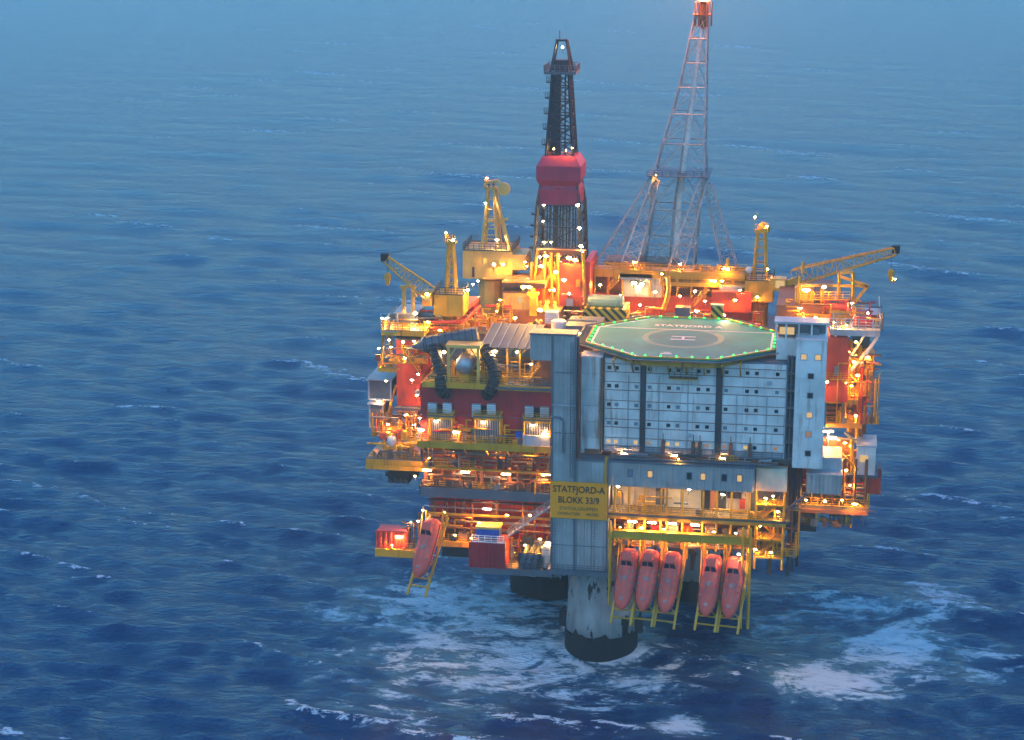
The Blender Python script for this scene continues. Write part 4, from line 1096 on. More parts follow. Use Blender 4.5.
railing(t, [(xl, 3.2, WZ+0.2), (xr, 3.2, WZ+0.2)], 'yellow', 1.3, 1.0, 0.06, mid=3)
for p in ((-14.31, 3.2, 48.58), (-10.85, 3.2, 48.56), (-22.38, 3.2, 48.09)): lamp(t, p, 'lamp_white', 0.34)
lamp(t, (-8.47, 2, 47.04), 'lamp_white', 0.3)
# steel stairs between hall and tower
stair(t, (-8.71, 1.6, 44.58), (-7.00, 1.6, 46.89), 0.9, 'yellow', 7)
MB().box(xr+0.1, -4.6, 3, 9, WZ, WZ+4.2).build('wall', 'rust_steel', t)

# ------------------------------------------------------------------ left flank
t = thing('flank_module', 'red side module lit orange at the left edge, with yellow stair', 'module', (-29.29, 8, 38.21))
FB = (-31.02, -26.78, 8, 28, 37.72, 48.60)
block(t, FB, 'red_bright', 3, 3, 5, 'deck_plate')
stair(t, (-29.96, 7.2, 47.61), (-27.09, 7.2, 43.80), 1.0, 'yellow', 10)
lamp(t, (-29.63, 6.5, 48.61), 'lamp_white', 0.3); lamp(t, (-29.35, 6.5, 46.01), 'lamp_white', 0.26); lamp(t, (-28.26, 6.5, 42.45), 'lamp_white', 0.28); lamp(t, (-27.27, 6.5, 43.48), 'lamp_white', 0.28)
lamp(t, (-27.59, 7, 39.88), 'lamp_amber', 0.3); lamp(t, (-27.75, 6, 48.97), 'lamp_sodium', 0.3)
MB().lathe((FB[1]-0.9, 7.7, FB[4]+2.4), [(0.45, 0), (0.45, 0.25)], 12, 'y').build('porthole', 'grey_light', t)
MB().box(FB[0]-0.3, FB[1], 6.9, 7.9, FB[4]-0.5, FB[4]-0.05).build('ledge', 'slate', t)

def cabin(label, bx, n=2, group=None):
    x0, x1, y0, y1, z0, z1 = bx
    t = thing('utility_cabin', label, 'cabin', ((x0+x1)/2, (y0+y1)/2, z0))
    MB().box(x0, x1, y0, y1, z0, z1).build('wall', 'slate', t)
    panels_front(t, x0, x1, z0+0.1, z1-0.1, y0, 'slate', n); panels_side(t, y0, y1, z0+0.1, z1-0.1, x0, -1, 'slate', 3)
    for x in (x0, x1): MB().box(x-0.13, x+0.13, y0-0.2, y0+0.1, z0, z1).build('corner_post', 'grey_light', t)
    MB().box(x0-0.3, x1+0.3, y0-0.5, y1+0.2, z1+0.003, z1+0.2).build('roof', 'grey_light', t)
    MB().box(x0, x1, y0-0.22, y0-0.1, z0, z0+0.3).build('sill', 'grey_light', t)
    return t
c1 = cabin('upper dark cabin with pale roof jutting out at the left edge', (-35.89, -32.27, 9, 17, 38.22, 41.55), 2)
lamp(c1, (-32.74, 7.6, 41.81), 'lamp_amber', 0.2)
c2 = cabin('lower dark cabin under the upper one at the left edge', (-35.81, -33.66, 9, 15, 33.50, 37.52), 2)
lamp(c2, (-34.11, 8.3, 38.08), 'lamp_tube', tube=0.7)

t = thing('flank_scaffold', 'yellow scaffold tower and walkways along the left edge', 'scaffold', (-31.59, 8, 26.86))
for px in (384, 390, 396):
    pass
for a, b in (((-33.68, 10, 37.96), (-33.85, 10, 27.49)), ((-32.53, 10, 37.68), (-32.63, 10, 31.28)), ((-31.05, 10, 37.08), (-31.19, 10, 27.63)), ((-31.55, 9.5, 40.70), (-33.47, 9.5, 33.92)), ((-33.55, 9.5, 48.88), (-33.65, 9.5, 42.76)), ((-32.36, 10, 48.64), (-32.45, 10, 42.69)), ((-32.69, 9.5, 51.70), (-32.74, 9.5, 48.09)), ((-33.50, 9.5, 51.67), (-33.56, 9.5, 48.38))):
    MB().bar(a, b, 0.36).build('post', 'yellow', t)
for bx in ((-34.12, -30.52, 8, 14, 43.21, 43.70), (-34.24, -30.45, 8.5, 16, 32.91, 33.92), (-33.52, -26.54, 8, 20, 49.21, 50.03), (-33.28, -30.18, 8, 12, 44.55, 45.05)):
    MB().box(*bx).build('walkway', 'yellow', t)
    railing(t, [(bx[0], bx[2], bx[5]), (bx[1], bx[2], bx[5])], 'yellow', 1.2, 1.1, 0.06)
    railing(t, [(bx[0], bx[2], bx[5]), (bx[0], bx[3], bx[5])], 'yellow', 1.2, 1.4, 0.06)
railing(t, [(-33.52, 8, 49.73), (-30.75, 8, 49.84)], 'grey_light', 3.0, 1.3, 0.08)
for k, (px, py) in enumerate(((0, 0),)): pass
for a, b in (((-30.51, 9, 36.71), (-27.56, 9, 36.51)), ((-30.20, 9, 35.55), (-26.91, 9, 35.87)), ((-30.38, 9, 34.37), (-27.25, 9, 34.52)), ((-29.08, 8.5, 37.41), (-29.14, 8.5, 32.56)), ((-28.10, 8.5, 37.46), (-28.15, 8.5, 32.95)), ((-29.80, 8, 36.69), (-27.71, 8, 33.62)), ((-30.50, 8, 33.48), (-27.05, 8, 33.98)), ((-29.49, 8, 35.37), (-29.54, 8, 32.02))):
    pipe(t, [a, b], 0.28, 'rust_steel')
for p, k in (((-33.77, 7.5, 47.22), 'lamp_white'), ((-32.12, 7.5, 48.60), 'lamp_white'), ((-31.81, 7.5, 47.46), 'lamp_sodium'), ((-33.91, 8, 45.78), 'lamp_amber'), ((-28.21, 7.5, 37.23), 'lamp_white'), ((-28.24, 7.5, 34.74), 'lamp_white'), ((-29.42, 7, 36.49), 'lamp_sodium'), ((-27.25, 7.5, 35.95), 'lamp_sodium'), ((-33.43, 8.5, 51.90), 'lamp_white'), ((-30.78, 7, 32.92), 'lamp_sodium'), ((-32.62, 8, 34.55), 'lamp_sodium')): lamp(t, p, k, 0.28)

t = thing('outrigger_platform', 'yellow cantilever platform with green walkway low at the left edge', 'platform', (-30.90, 5, 28.00))
ox = (-35.41, -25.94, 4, 14, 28.49, 29.82)
MB().box(*ox).build('deck_plate', 'yellow', t)
MB().box(ox[0], ox[1], 3.7, 3.99, ox[4]-0.3, ox[4]+0.4).build('edge_beam', 'yellow', t)
for x in np.arange(ox[0]+0.5, ox[1], 1.7): MB().box(x-0.07, x+0.07, 3.6, 3.69, ox[4]-0.2, ox[5]).build('stiffener', 'yellow', t)
railing(t, [(ox[0], 4.1, ox[5]), (ox[1], 4.1, ox[5])], 'slate', 1.1, 1.3)
g0, g1 = Vector((-32.65, 5, 31.25)), Vector((-26.12, 5, 32.57))
MB().add([g0, g1, g1+Vector((0, 2.2, 0)), g0+Vector((0, 2.2, 0)), g0-Vector((0, 0, 0.25)), g1-Vector((0, 0, 0.25)), g1+Vector((0, 2.2, -0.25)), g0+Vector((0, 2.2, -0.25))],
         [(0, 1, 2, 3), (7, 6, 5, 4), (0, 4, 5, 1), (1, 5, 6, 2), (2, 6, 7, 3), (3, 7, 4, 0)]).build('walkway', 'yellow_green', t)
railing(t, [g0, g1], 'yellow_green', 1.0, 1.2)
for px in (0, 1, 2, 3): 
    a = g0.lerp(g1, px/3); MB().bar(a, (a.x, a.y, ox[5]), 0.26).bar(a, (a.x+1.5, a.y, ox[5]), 0.16).build('post', 'yellow', t)
MB().lathe((-31.44, 5.5, 32.50), [(0.15, -0.9), (0.7, -0.65), (0.8, 0), (0.7, 0.65), (0.15, 0.9)], 12).build('float_tank', 'white', t, True)
lamp(t, (-24.91, 3, 30.74), 'lamp_sodium', 0.24)
t = thing('riser_bundle', 'dark cluster of pipe ends below the left cantilever platform', 'pipes', (-31.29, 8, 24.68))
for k in range(4): pipe(t, [(-33.09, 8, 26.11), (-29.44, 8, 26.64)] if k == 0 else [(-33+k*0.9, 7+k*0.6, 26.2+0.35*k), (-27.6, 7+k*0.6, 26.2+0.35*k)], 0.4, 'black', 10)
bx = (-32.53, -29.07, 7, 11, 25.02, 27.05)
MB().box(*bx).build('manifold', 'black', t)
for x in np.linspace(bx[0]+0.4, bx[1]-0.4, 4): MB().tube((x, 6.6, bx[4]+0.5), (x, 7, bx[4]+0.5), 0.35, 10).build('flange', 'dark_steel', t)
for x in (bx[0]+0.8, bx[1]-0.6): MB().bar((x, 8, bx[5]), (x, 8, ox[4]), 0.2).build('hanger', 'dark_steel', t)

clutter(wd, (-25, -5, 1.8, 6, WZ, WZ+3.4), 60, ('yellow', 'yellow', 'rust_steel', 'pipe_grey', 'slate', 'dark_steel'), 11)
clutter(bal, (-26, -6, -0.2, 1.6, 34.5, 37.0), 46, ('yellow', 'yellow', 'red', 'slate', 'pipe_grey'), 12)
clutter(mid, (-25.8, -5, 1.4, 2.6, 26.5, 29.0), 44, ('yellow', 'rust_steel', 'rust_steel', 'dark_steel', 'pipe_grey'), 13)
clutter(mid, (-25.8, -5, 1.4, 2.6, 29.8, 33.6), 34, ('yellow', 'rust_steel', 'dark_steel', 'pipe_grey'), 14)
clutter(low, (-25.5, -18, 3, 6, 17.0, 21), 30, ('yellow', 'yellow', 'rust_steel', 'dark_steel', 'red'), 15)
clutter(low, (-17, -5, 2.6, 7, 14.6, 19), 44, ('yellow', 'rust_steel', 'dark_steel', 'pipe_grey', 'slate', 'red'), 16)
fs_ = bpy.data.objects['flank_scaffold']
clutter(fs_, (FB[0]-4, FB[1]-1, 5.5, 7.6, FB[4]-5, FB[4]-0.6), 46, ('yellow', 'yellow', 'rust_steel', 'red_bright', 'pipe_grey'), 17)
clutter(fs_, (FB[0]-3, FB[1]+1, 6.5, 7.6, FB[5]-3.5, FB[5]-0.4), 26, ('yellow', 'yellow', 'rust_steel', 'slate'), 18)
clutter(bpy.data.objects['outrigger_platform'], (ox[0], ox[1], 4.4, 7, ox[5], ox[5]+2.6), 34, ('yellow', 'yellow', 'slate', 'rust_steel'), 19)

# ------------------------------------------------------------------ core of the platform
t = thing('process_module', 'large dark process module filling the middle of the platform', 'module', (6, 34, 17))
MB().box(-22, 35.5, 19, 54, 17.5, 44.2).build('wall', 'rust_steel', t)
panels_side(t, 19, 54, 18, 44, 35.5, 1, 'red', 8, 4); panels_side(t, 19, 54, 18, 44, -22, -1, 'red', 8, 4)
for y in (20, 30, 42, 53): MB().box(-22.5, 36, y, y+0.9, 16.0, 17.48).build('girder', 'dark_steel', t)
for x in (-20, -10, 3, 16, 30): MB().box(x, x+0.9, 10, 54, 14.6, 15.98).build('girder', 'dark_steel', t)

# ------------------------------------------------------------------ upper deck on the left: crane seats and sheds
t = thing('upper_deck', 'upper left deck with grey shed and floodlights under the left crane', 'deck', (-28.05, 12, 48.00))
bx = (-33.96, -19.88, 12, 26, 48.38, 49.20)
MB().box(*bx).build('deck_plate', 'yellow', t)
UZ = bx[5]
railing(t, [(bx[0], 11.9, UZ), (bx[1], 11.9, UZ)], 'yellow', 1.2, 1.2, 0.06)
sh = (-32.35, -28.89, 13, 19, 48.82, 51.63)
block(t, sh, 'slate', 4, 1, 2, 'grey_light')
for p, k, s in (((-28.93, 12.5, 51.97), 'lamp_white', 0.4), ((-33.26, 12, 51.10), 'lamp_white', 0.28), ((-20.73, 15, 55.50), 'lamp_white', 0.3), ((-20.46, 18, 55.85), 'lamp_white', 0.3), ((-26.71, 12, 50.69), 'lamp_sodium', 0.3), ((-24.76, 12, 49.45), 'lamp_sodium', 0.35), ((-21.88, 14, 49.75), 'lamp_sodium', 0.35), ((-20.03, 20, 48.42), 'lamp_sodium', 0.3)): lamp(t, p, k, s)
for a, b in (((-22.69, 14, 51.04), (-20.01, 20, 52.78)), ((-22.05, 14, 49.74), (-19.68, 20, 51.79)), ((-21.93, 16, 50.61), (-21.95, 16, 47.61)), ((-20.98, 18, 51.19), (-21.00, 18, 47.17)), ((-26.59, 13, 50.46), (-21.36, 13, 50.66)), ((-27.32, 12.5, 49.56), (-22.41, 12.5, 49.75))): pipe(t, [a, b], 0.3, 'red_bright')
MB().box(*(-22.85, -20.69, 20, 26, 47.00, 52.04)).build('cabinet', 'red', t)
MB().box(*(-21.40, -16.72, 22, 26, 47.14, 48.66)).build('cabinet', 'yellow', t)
MB().box(*(-19.71, -18.37, 21, 22, 48.56, 49.57)).build('equipment', 'slate', t)
MB().box(*(-28.78, -26.47, 14, 17, 48.53, 51.19)).build('equipment', 'dark_steel', t)
for x in (0, 1, 2): MB().box(bx[0]+4+x*5, bx[0]+4.5+x*5, 13, 13.5, FB[5]-4, bx[4]).build('column', 'rust_steel', t)

# ------------------------------------------------------------------ cranes
def crane(label, base, z_house, hw, hd, hh, ped_r, mast, boom, mat='yellow', cab=None, lampsz=0.3, boom_w=(2.2, 2.0)):
    x, y, z = base
    t = thing('pedestal_crane', label, 'crane', base, 'yellow pedestal cranes')
    MB().lathe((x, y, z), [(ped_r*1.15, 0), (ped_r, 1.0), (ped_r, z_house-z-0.8), (ped_r*1.5, z_house-z-0.3), (ped_r*1.5, z_house-z-0.02)], 16).build('pedestal', mat, t)
    bx = (x-hw/2, x+hw/2, y-hd/2, y+hd/2, z_house, z_house+hh)
    MB().box(*bx).build('house', mat, t)
    n = max(2, int(hw/1.6))
    panels_front(t, bx[0], bx[1], bx[4]+0.08, bx[5]-0.08, bx[2], mat, n, 1, gap=0.05, d=0.06)
    panels_side(t, bx[2], bx[3], bx[4]+0.08, bx[5]-0.08, bx[0], -1, mat, 2, 1, gap=0.05, d=0.06); panels_side(t, bx[2], bx[3], bx[4]+0.08, bx[5]-0.08, bx[1], 1, mat, 2, 1, gap=0.05, d=0.06)
    railing(t, [(bx[0], bx[2], bx[5]), (bx[1], bx[2], bx[5]), (bx[1], bx[3], bx[5]), (bx[0], bx[3], bx[5])], 'dark_steel', 1.2, 0.9, 0.05, closed=True)
    # mast of four legs narrowing to the head
    f0, f1, w0, w1, d0, d1 = mast      # foot z, head z, widths, depths
    mx = x+mast_dx(mast)
    for sx in (-1, 1):
        for sy in (-1, 1): MB().bar((mx+sx*w0/2, y+sy*d0/2, f0), (mx+sx*w1/2, y+sy*d1/2, f1), 0.38).build('mast_leg', mat, t)
    for k in range(1, 6):
        m = MB(); s = k/6; zz = f0+(f1-f0)*s; ww = w0+(w1-w0)*s; dd = d0+(d1-d0)*s
        for sy in (-1, 1): m.bar((mx-ww/2, y+sy*dd/2, zz), (mx+ww/2, y+sy*dd/2, zz), 0.16)
        for sx in (-1, 1): m.bar((mx+sx*ww/2, y-dd/2, zz), (mx+sx*ww/2, y+dd/2, zz), 0.16)
        m.build('mast_rung', mat, t)
    MB().box(mx-w1/2-0.5, mx+w1/2+0.5, y-d1/2-0.4, y+d1/2+0.4, f1, f1+0.35).build('head_platform', mat, t)
    railing(t, [(mx-w1/2-0.5, y-d1/2-0.4, f1+0.35), (mx+w1/2+0.5, y-d1/2-0.4, f1+0.35)], mat, 1.1, 0.8)
    for s in (-0.4, 0.4): MB().lathe((mx+s, y, f1+0.9), [(0.5, -0.12), (0.55, 0), (0.5, 0.12)], 12, 'x').build('sheave', 'dark_steel', t)
    if boom:
        a, b = Vector(boom[0]), Vector(boom[1])
        lattice(t, a, b, boom_w, (boom_w[0]*0.6, boom_w[1]*0.45), (0, 0, 1), max(6, int((b-a).length/1.7)), mat, 0.13, 0.07, 'boom_chord')
        MB().box(b.x-0.6, b.x+0.6, b.y-0.5, b.y+0.5, b.z-0.3, b.z+0.9).build('boom_head', 'black', t)
        for s in (-0.5, 0.5): MB().tube((mx, y+s, f1+0.9), b+Vector((0, s*0.6, 0.6)), 0.022, 4).build('pendant_rope', 'dark_steel', t)
        hp = b+Vector((0.4 if b.x < x else -0.6, 0, 0)); hl = boom[2]
        MB().tube(hp, hp-Vector((0, 0, hl)), 0.05, 4).build('hoist_rope', 'dark_steel', t)
        h = hp-Vector((0, 0, hl))
        MB().lathe((h.x, h.y, h.z-0.6), [(0.15, -1.1), (0.3, -0.9), (0.4, -0.3), (0.55, 0), (0.55, 0.7), (0.2, 1.0)], 8).build('hook_block', 'yellow', t)
    return t
def mast_dx(m): return 0.0
# left crane
hb = (-25.91, -21.18, 13, 18, 51.57, 55.01)
c = crane('yellow crane with thin mast and boom stretched left over the sea', ((hb[0]+hb[1])/2, 15.5, UZ), hb[4], hb[1]-hb[0], 5, hb[5]-hb[4], 1.3,
          (hb[5], (-24.36, 15.5, 62.96)[2], 1.5, 0.7, 1.6, 0.8), ((-26.87, 13, 55.38), (-33.13, 10, 61.16), 2.6), 'yellow_green', boom_w=(3.4, 2.4))
cb = (-27.75, -26.12, 12.5, 15, 53.20, 55.49)
MB().box(*cb).build('cab', 'yellow', c); MB().box(cb[0]+0.25, cb[1]-0.25, cb[2]-0.06, cb[2]-0.003, cb[4]+0.9, cb[5]-0.3).build('cab_window', 'window_lit', c)
lamp(c, (-26.78, 11.8, 55.32), 'lamp_amber', 0.32); lamp(c, (-23.12, 15, 63.58), 'lamp_white', 0.34)
MB().tube((-24.36, 15.5, 62.96), (-24.35, 15.5, 64.58), 0.1, 5).build('aerial', 'yellow', c); lamp(c, (-24.32, 15.4, 64.68), 'lamp_sodium', 0.26)
for a, b in (((-30.45, 11.5, 56.56), (-30.51, 11.5, 52.14)), ((-28.98, 11.5, 56.45), (-29.04, 11.5, 52.20)), ((-31.10, 11.5, 56.38), (-28.66, 11.5, 56.62)), ((-29.16, 11.5, 55.79), (-28.52, 11.5, 54.83))): MB().bar(a, b, 0.5).build('boom_rest', 'yellow_pale', c)
# tall crane behind
hb = (-24.36, -16.03, 30, 38, 54.17, 58.96)
c = crane('tall yellow crane with big box house and high A-frame left of the derrick', ((hb[0]+hb[1])/2, 34, 44.2), hb[4], hb[1]-hb[0], 8, hb[5]-hb[4], 2.2,
          (hb[5], (-20.25, 33, 68.76)[2], 2.6, 1.0, 4.0, 1.0), None, 'yellow_pale')
for a, b in (((-19.57, 33, 68.78), (-16.36, 31, 58.71)), ((-19.40, 34, 68.62), (-17.53, 35, 57.89)), ((-18.56, 33, 63.38), (-17.54, 33, 62.73))): MB().bar(a, b, 0.45).build('back_leg', 'yellow_pale', c)
for a, b in (((-20.92, 33, 69.92), (-18.89, 33, 70.48)), ((-18.89, 33, 70.32), (-17.70, 33, 68.83)), ((-21.27, 33, 69.07), (-20.92, 33, 70.43)), ((-21.29, 33, 63.30), (-19.58, 33, 63.52)), ((-18.56, 33, 63.72), (-17.20, 33, 63.93))): MB().bar(a, b, 0.4).build('head_frame', 'yellow_pale', c)
MB().lathe((-17.87, 33, 68.99), [(0.5, -0.3), (1.1, -0.25), (1.1, 0.25), (0.5, 0.3)], 12, 'y').build('sheave', 'yellow_pale', c)
for p, k, s in (((-20.75, 33, 70.77), 'lamp_red', 0.24), ((-20.93, 32.5, 66.63), 'lamp_white', 0.26), ((-18.73, 31, 60.68), 'lamp_white', 0.34), ((-18.99, 29.5, 56.80), 'lamp_amber', 0.42), ((-17.47, 29.5, 56.85), 'lamp_amber', 0.42), ((-21.72, 29.5, 53.88), 'lamp_white', 0.3), ((-13.67, 29, 57.50), 'lamp_amber', 0.24), ((-13.18, 28, 57.04), 'lamp_white', 0.22)): lamp(c, p, k, s)
MB().box(*(-22.81, -22.38, 29.9, 29.94, 54.46, 56.17)).build('door', 'dark_steel', c)
bx = (-16.19, -13.66, 30, 36, 55.89, 58.45)
MB().box(*bx).build('machinery', 'yellow_pale', c)
# right crane
hb = (22.65, 27.27, 34, 40, 50.97, 54.54)
c = crane('yellow crane right of the flare tower with boom reaching out to the right', ((hb[0]+hb[1])/2, 37, 44.3), hb[4], hb[1]-hb[0], 6, hb[5]-hb[4], 1.5,
          (hb[5], (25.37, 37, 62.27)[2], 2.2, 1.2, 2.2, 1.2), ((30.80, 34, 55.42), (46.89, 30, 61.10), 3.4), 'yellow', boom_w=(2.6, 2.6))
MB().lathe((25.34, 37, 62.94), [(0.3, -0.9), (1.0, -0.6), (1.1, 0), (0.8, 0.7), (0.2, 1.0)], 12).build('beacon_drum', 'yellow', c)
cb = (26.76, 29.39, 33.5, 36, 53.07, 55.10)
MB().box(*cb).build('cab', 'yellow_green', c); MB().box(cb[0]+0.9, cb[1]-0.25, cb[2]-0.06, cb[2]-0.003, cb[4]+0.5, cb[5]-0.25).build('cab_window', 'window_lit', c)
MB().lathe((23.16, 35, 56.15), [(0.4, -0.5), (0.6, 0), (0.4, 0.5)], 10).build('dome', 'white', c)
MB().bar((27.06, 35, 53.22), (31.15, 34, 54.93), 1.0).build('boom_foot', 'yellow_green', c)
for p, k, s in (((23.82, 36.5, 64.84), 'lamp_sodium', 0.24), ((25.86, 36, 63.48), 'lamp_white', 0.24), ((26.09, 36, 56.21), 'lamp_amber', 0.26), ((24.68, 33.4, 51.95), 'lamp_white', 0.26), ((29.97, 33, 51.88), 'lamp_tube', 0.26), ((46.96, 30, 56.48), 'lamp_amber', 0.2)): lamp(c, p, k, s)

# ------------------------------------------------------------------ drill floor and derrick
t = thing('drill_floor', 'orange-lit drill floor with red wind walls under the derrick', 'drill floor', (-7.30, 27, 50.84))
bx = (-11.97, -2.22, 28, 44, 43.78, 50.80)
MB().box(*bx).build('substructure', 'rust_steel', t)
DZ = bx[5]
rb = (-7.57, -3.82, 27, 31, 50.73, 57.82)
block(t, rb, 'red_bright', 3, 2, 2)
rb2 = (-3.87, -2.87, 30, 40, 50.32, 57.63)
MB().box(*rb2).build('wind_wall', 'red', t)
rb3 = (-12.29, -10.43, 30, 40, 49.85, 56.35)
MB().box(*rb3).build('wind_wall', 'red_bright', t); panels_front(t, rb3[0], rb3[1], rb3[4], rb3[5], 30, 'red_bright', 2, 2)
bw = (-11.46, -4.59, 37, 40, 48.41, 56.77)
MB().box(*bw).build('wind_wall', 'yellow', t)
for a, b in (((-12.18, 27, 57.95), (-12.50, 27, 50.48)), ((-11.19, 27, 60.00), (-12.34, 27, 51.51)), ((-10.02, 27, 59.70), (-10.32, 27, 50.22)), ((-9.02, 27, 59.56), (-8.81, 27, 50.28)), ((-7.85, 27, 59.60), (-7.80, 27, 50.32)), ((-3.71, 27, 59.90), (-3.29, 27, 50.48)), ((-9.67, 27, 55.00), (-7.85, 27, 58.09)), ((-9.68, 27, 58.03), (-7.82, 27, 54.21)), ((-12.01, 27, 54.07), (-10.01, 27, 57.01))):
    MB().bar(a, b, 0.4).build('post', 'yellow', t)
bx2 = (-11.67, -3.34, 28, 29, 59.08, 59.92)
MB().box(*bx2).build('monkey_beam', 'rust_steel', t)
MB().box(*(-8.91, -7.90, 27.5, 29, 55.27, 56.62)).build('doghouse', 'yellow', t)
MB().box(*(-6.43, -5.26, 26.7, 26.95, 50.79, 51.98)).build('door', 'grey_light', t)
MB().box(*(-4.79, -4.12, 26.7, 26.95, 54.06, 55.24)).build('ladder_gate', 'yellow', t)
for p, k, s in (((-5.97, 26.6, 58.90), 'lamp_amber', 0.6), ((-4.97, 26.6, 58.60), 'lamp_amber', 0.5), ((-8.09, 26.4, 56.52), 'lamp_amber', 0.5), ((-9.78, 26.5, 59.13), 'lamp_amber', 0.42), ((-6.72, 26.2, 55.27), 'lamp_amber', 0.36), ((-10.78, 26.5, 58.93), 'lamp_white', 0.26), ((-5.92, 26.6, 53.01), 'lamp_white', 0.22), ((-8.01, 33, 56.88), 'lamp_sodium', 0.7), ((-9.25, 30, 52.67), 'lamp_sodium', 0.6), ((-10.68, 27, 57.32), 'lamp_sodium', 0.5)): lamp(t, p, k, s)

def derrick():
    t = thing('drilling_derrick', 'dark lattice drilling derrick with pink wind wall in its middle', 'derrick', (-8.05, 32, 58.61))
    Y = 33.0
    def X(px, py): return 0
    cx = (-8.21, 33, 62.33)[0]
    zb, z1, z2, z3, ztop = (-8.19, 33, 58.41)[2], (-8.24, 33, 67.06)[2], (-8.29, 33, 75.10)[2], (-8.37, 33, 88.46)[2], (-8.41, 33, 93.66)[2]
    def half(z): 
        for (za, ha), (zb_, hb_) in zip(((zb, 4.0), (z1, 3.5), (z2, 2.2), (z3, 1.35)), ((z1, 3.5), (z2, 2.2), (z3, 1.35), (ztop+1, 1.0))):
            if z <= zb_: return ha+(hb_-ha)*(z-za)/(zb_-za)
        return 1.0
    for sx in (-1, 1):
        for sy in (-1, 1):
            MB().bar((cx+sx*half(zb), Y+sy*half(zb), zb-6), (cx+sx*half(z1), Y+sy*half(z1), z1), 0.5).bar((cx+sx*half(z1), Y+sy*half(z1), z1), (cx+sx*half(z2), Y+sy*half(z2), z2), 0.45).bar((cx+sx*half(z2), Y+sy*half(z2), z2), (cx+sx*half(z3), Y+sy*half(z3), z3), 0.4).build('leg', 'derrick_steel', t)
    def bay(za, zb_, n, name):
        m = MB()
        for i in range(n):
            p, q = za+(zb_-za)*i/n, za+(zb_-za)*(i+1)/n
            for (ax, ay), (bx_, by) in (((-1, -1), (1, -1)), ((1, -1), (1, 1)), ((1, 1), (-1, 1)), ((-1, 1), (-1, -1))):
                A = lambda z: Vector((cx+ax*half(z), Y+ay*half(z), z)); B = lambda z: Vector((cx+bx_*half(z), Y+by*half(z), z))
                m.bar(A(q), B(q), 0.2); m.bar(A(p), B(q), 0.16); m.bar(B(p), A(q), 0.16)
        m.build(name, 'derrick_steel', t)
    bay(zb-2, z1, 3, 'lower_bracing'); bay(z2, z3, 6, 'upper_bracing')
    # standing pipe and guide tracks inside
    for k in range(15): pipe(t, [(cx-2.5+k*0.36, Y-1.6+0.5*(k % 3), zb-4), (cx-2.5+k*0.36, Y-1.6+0.5*(k % 3), z1)], 0.13, ('slate', 'derrick_steel', 'derrick_steel')[k % 3], 6)
    MB().box(cx-1.6, cx+0.0, Y-1.2, Y-0.4, z2, z3).build('guide_track', 'derrick_steel', t)
    pipe(t, [(cx+0.7, Y-0.8, z2), (cx+0.7, Y-0.8, z3)], 0.14, 'derrick_steel', 6)
    MB().box(cx-0.9, cx-0.2, Y-1.9, Y-1.3, zb, z1).build('guide_track', 'derrick_steel', t)
    # wind wall: two flared storeys and a hipped top
    zm = (-8.26, 33, 70.26)[2]; zh = (-8.28, 33, 73.60)[2]
    def frustum(z0, h0, z1_, h1, name, d=1.0):
        vs = [(cx+sx*h0, Y+sy*h0*d, z0) for sx, sy in ((-1, -1), (1, -1), (1, 1), (-1, 1))] + [(cx+sx*h1, Y+sy*h1*d, z1_) for sx, sy in ((-1, -1), (1, -1), (1, 1), (-1, 1))]
        return MB().add(vs, [(3, 2, 1, 0), (4, 5, 6, 7), (0, 1, 5, 4), (1, 2, 6, 5), (2, 3, 7, 6), (3, 0, 4, 7)]).build(name, 'windwall', t)
    frustum(z1, 3.35, zm-0.6, 3.35, 'wind_wall'); frustum(zm-0.6, 3.35, zm, 3.15, 'wind_wall')
    frustum(zm+0.003, 3.15, zm+0.9, 3.62, 'wind_wall'); frustum(zm+0.903, 3.62, zh, 3.62, 'wind_wall'); frustum(zh+0.003, 3.62, z2, 2.75, 'wind_wall')
    for z0, z1_, h in ((z1, zm-0.65, 3.35), (zm+0.95, zh-0.05, 3.62)):
        panels_front(t, cx-h, cx+h, z0+0.05, z1_, Y-h, 'windwall', 4, 1, gap=0.05, d=0.07)
        panels_side(t, Y-h, Y+h, z0+0.05, z1_, cx+h, 1, 'windwall', 4, 1, gap=0.05, d=0.07); panels_side(t, Y-h, Y+h, z0+0.05, z1_, cx-h, -1, 'windwall', 4, 1, gap=0.05, d=0.07)
    MB().box(cx-0.6, cx+0.6, Y-3.95, Y-3.75, zm-0.6, zm).build('hatch', 'windwall', t)
    # belly boards, platforms and hoops on the left leg
    for k in range(5):
        z = z2+1.5+(z3-z2)*k/5.2
        MB().box(cx-half(z)-1.0, cx-half(z)-0.1, Y-1, Y+0.5, z, z+0.12).build('rest_platform', 'derrick_steel', t)
        railing(t, [(cx-half(z)-1.0, Y-1, z+0.1), (cx-half(z)-0.1, Y-1, z+0.1)], 'derrick_steel', 1.0, 0.5)
    for k in range(4):
        z = zb+1+k*1.9; MB().lathe((cx-half(z)-0.3, Y-1.6, z), [(0.9, 0), (1.0, 0.15), (0.9, 0.3)], 10).build('hose_reel', 'derrick_steel', t)
    MB().box(cx-2.6, cx+2.6, Y-2.6, Y+2.6, z3, z3+0.3).build('crown_platform', 'slate', t)
    railing(t, [(cx-2.6, Y-2.6, z3+0.3), (cx+2.6, Y-2.6, z3+0.3), (cx+2.6, Y+2.6, z3+0.3), (cx-2.6, Y+2.6, z3+0.3)], 'slate', 1.2, 0.9, 0.06, closed=True)
    MB().box(cx-1.0, cx+1.2, Y-1, Y+1, z3+0.303, z3+2.2).build('crown_block', 'derrick_steel', t)
    for sx in (-1, 1):
        for sy in (-1, 1): MB().bar((cx+sx*1.7, Y+sy*1.5, z3+0.3), (cx+sx*0.8, Y+sy*0.5, ztop), 0.26).build('gin_pole_leg', 'derrick_steel', t)
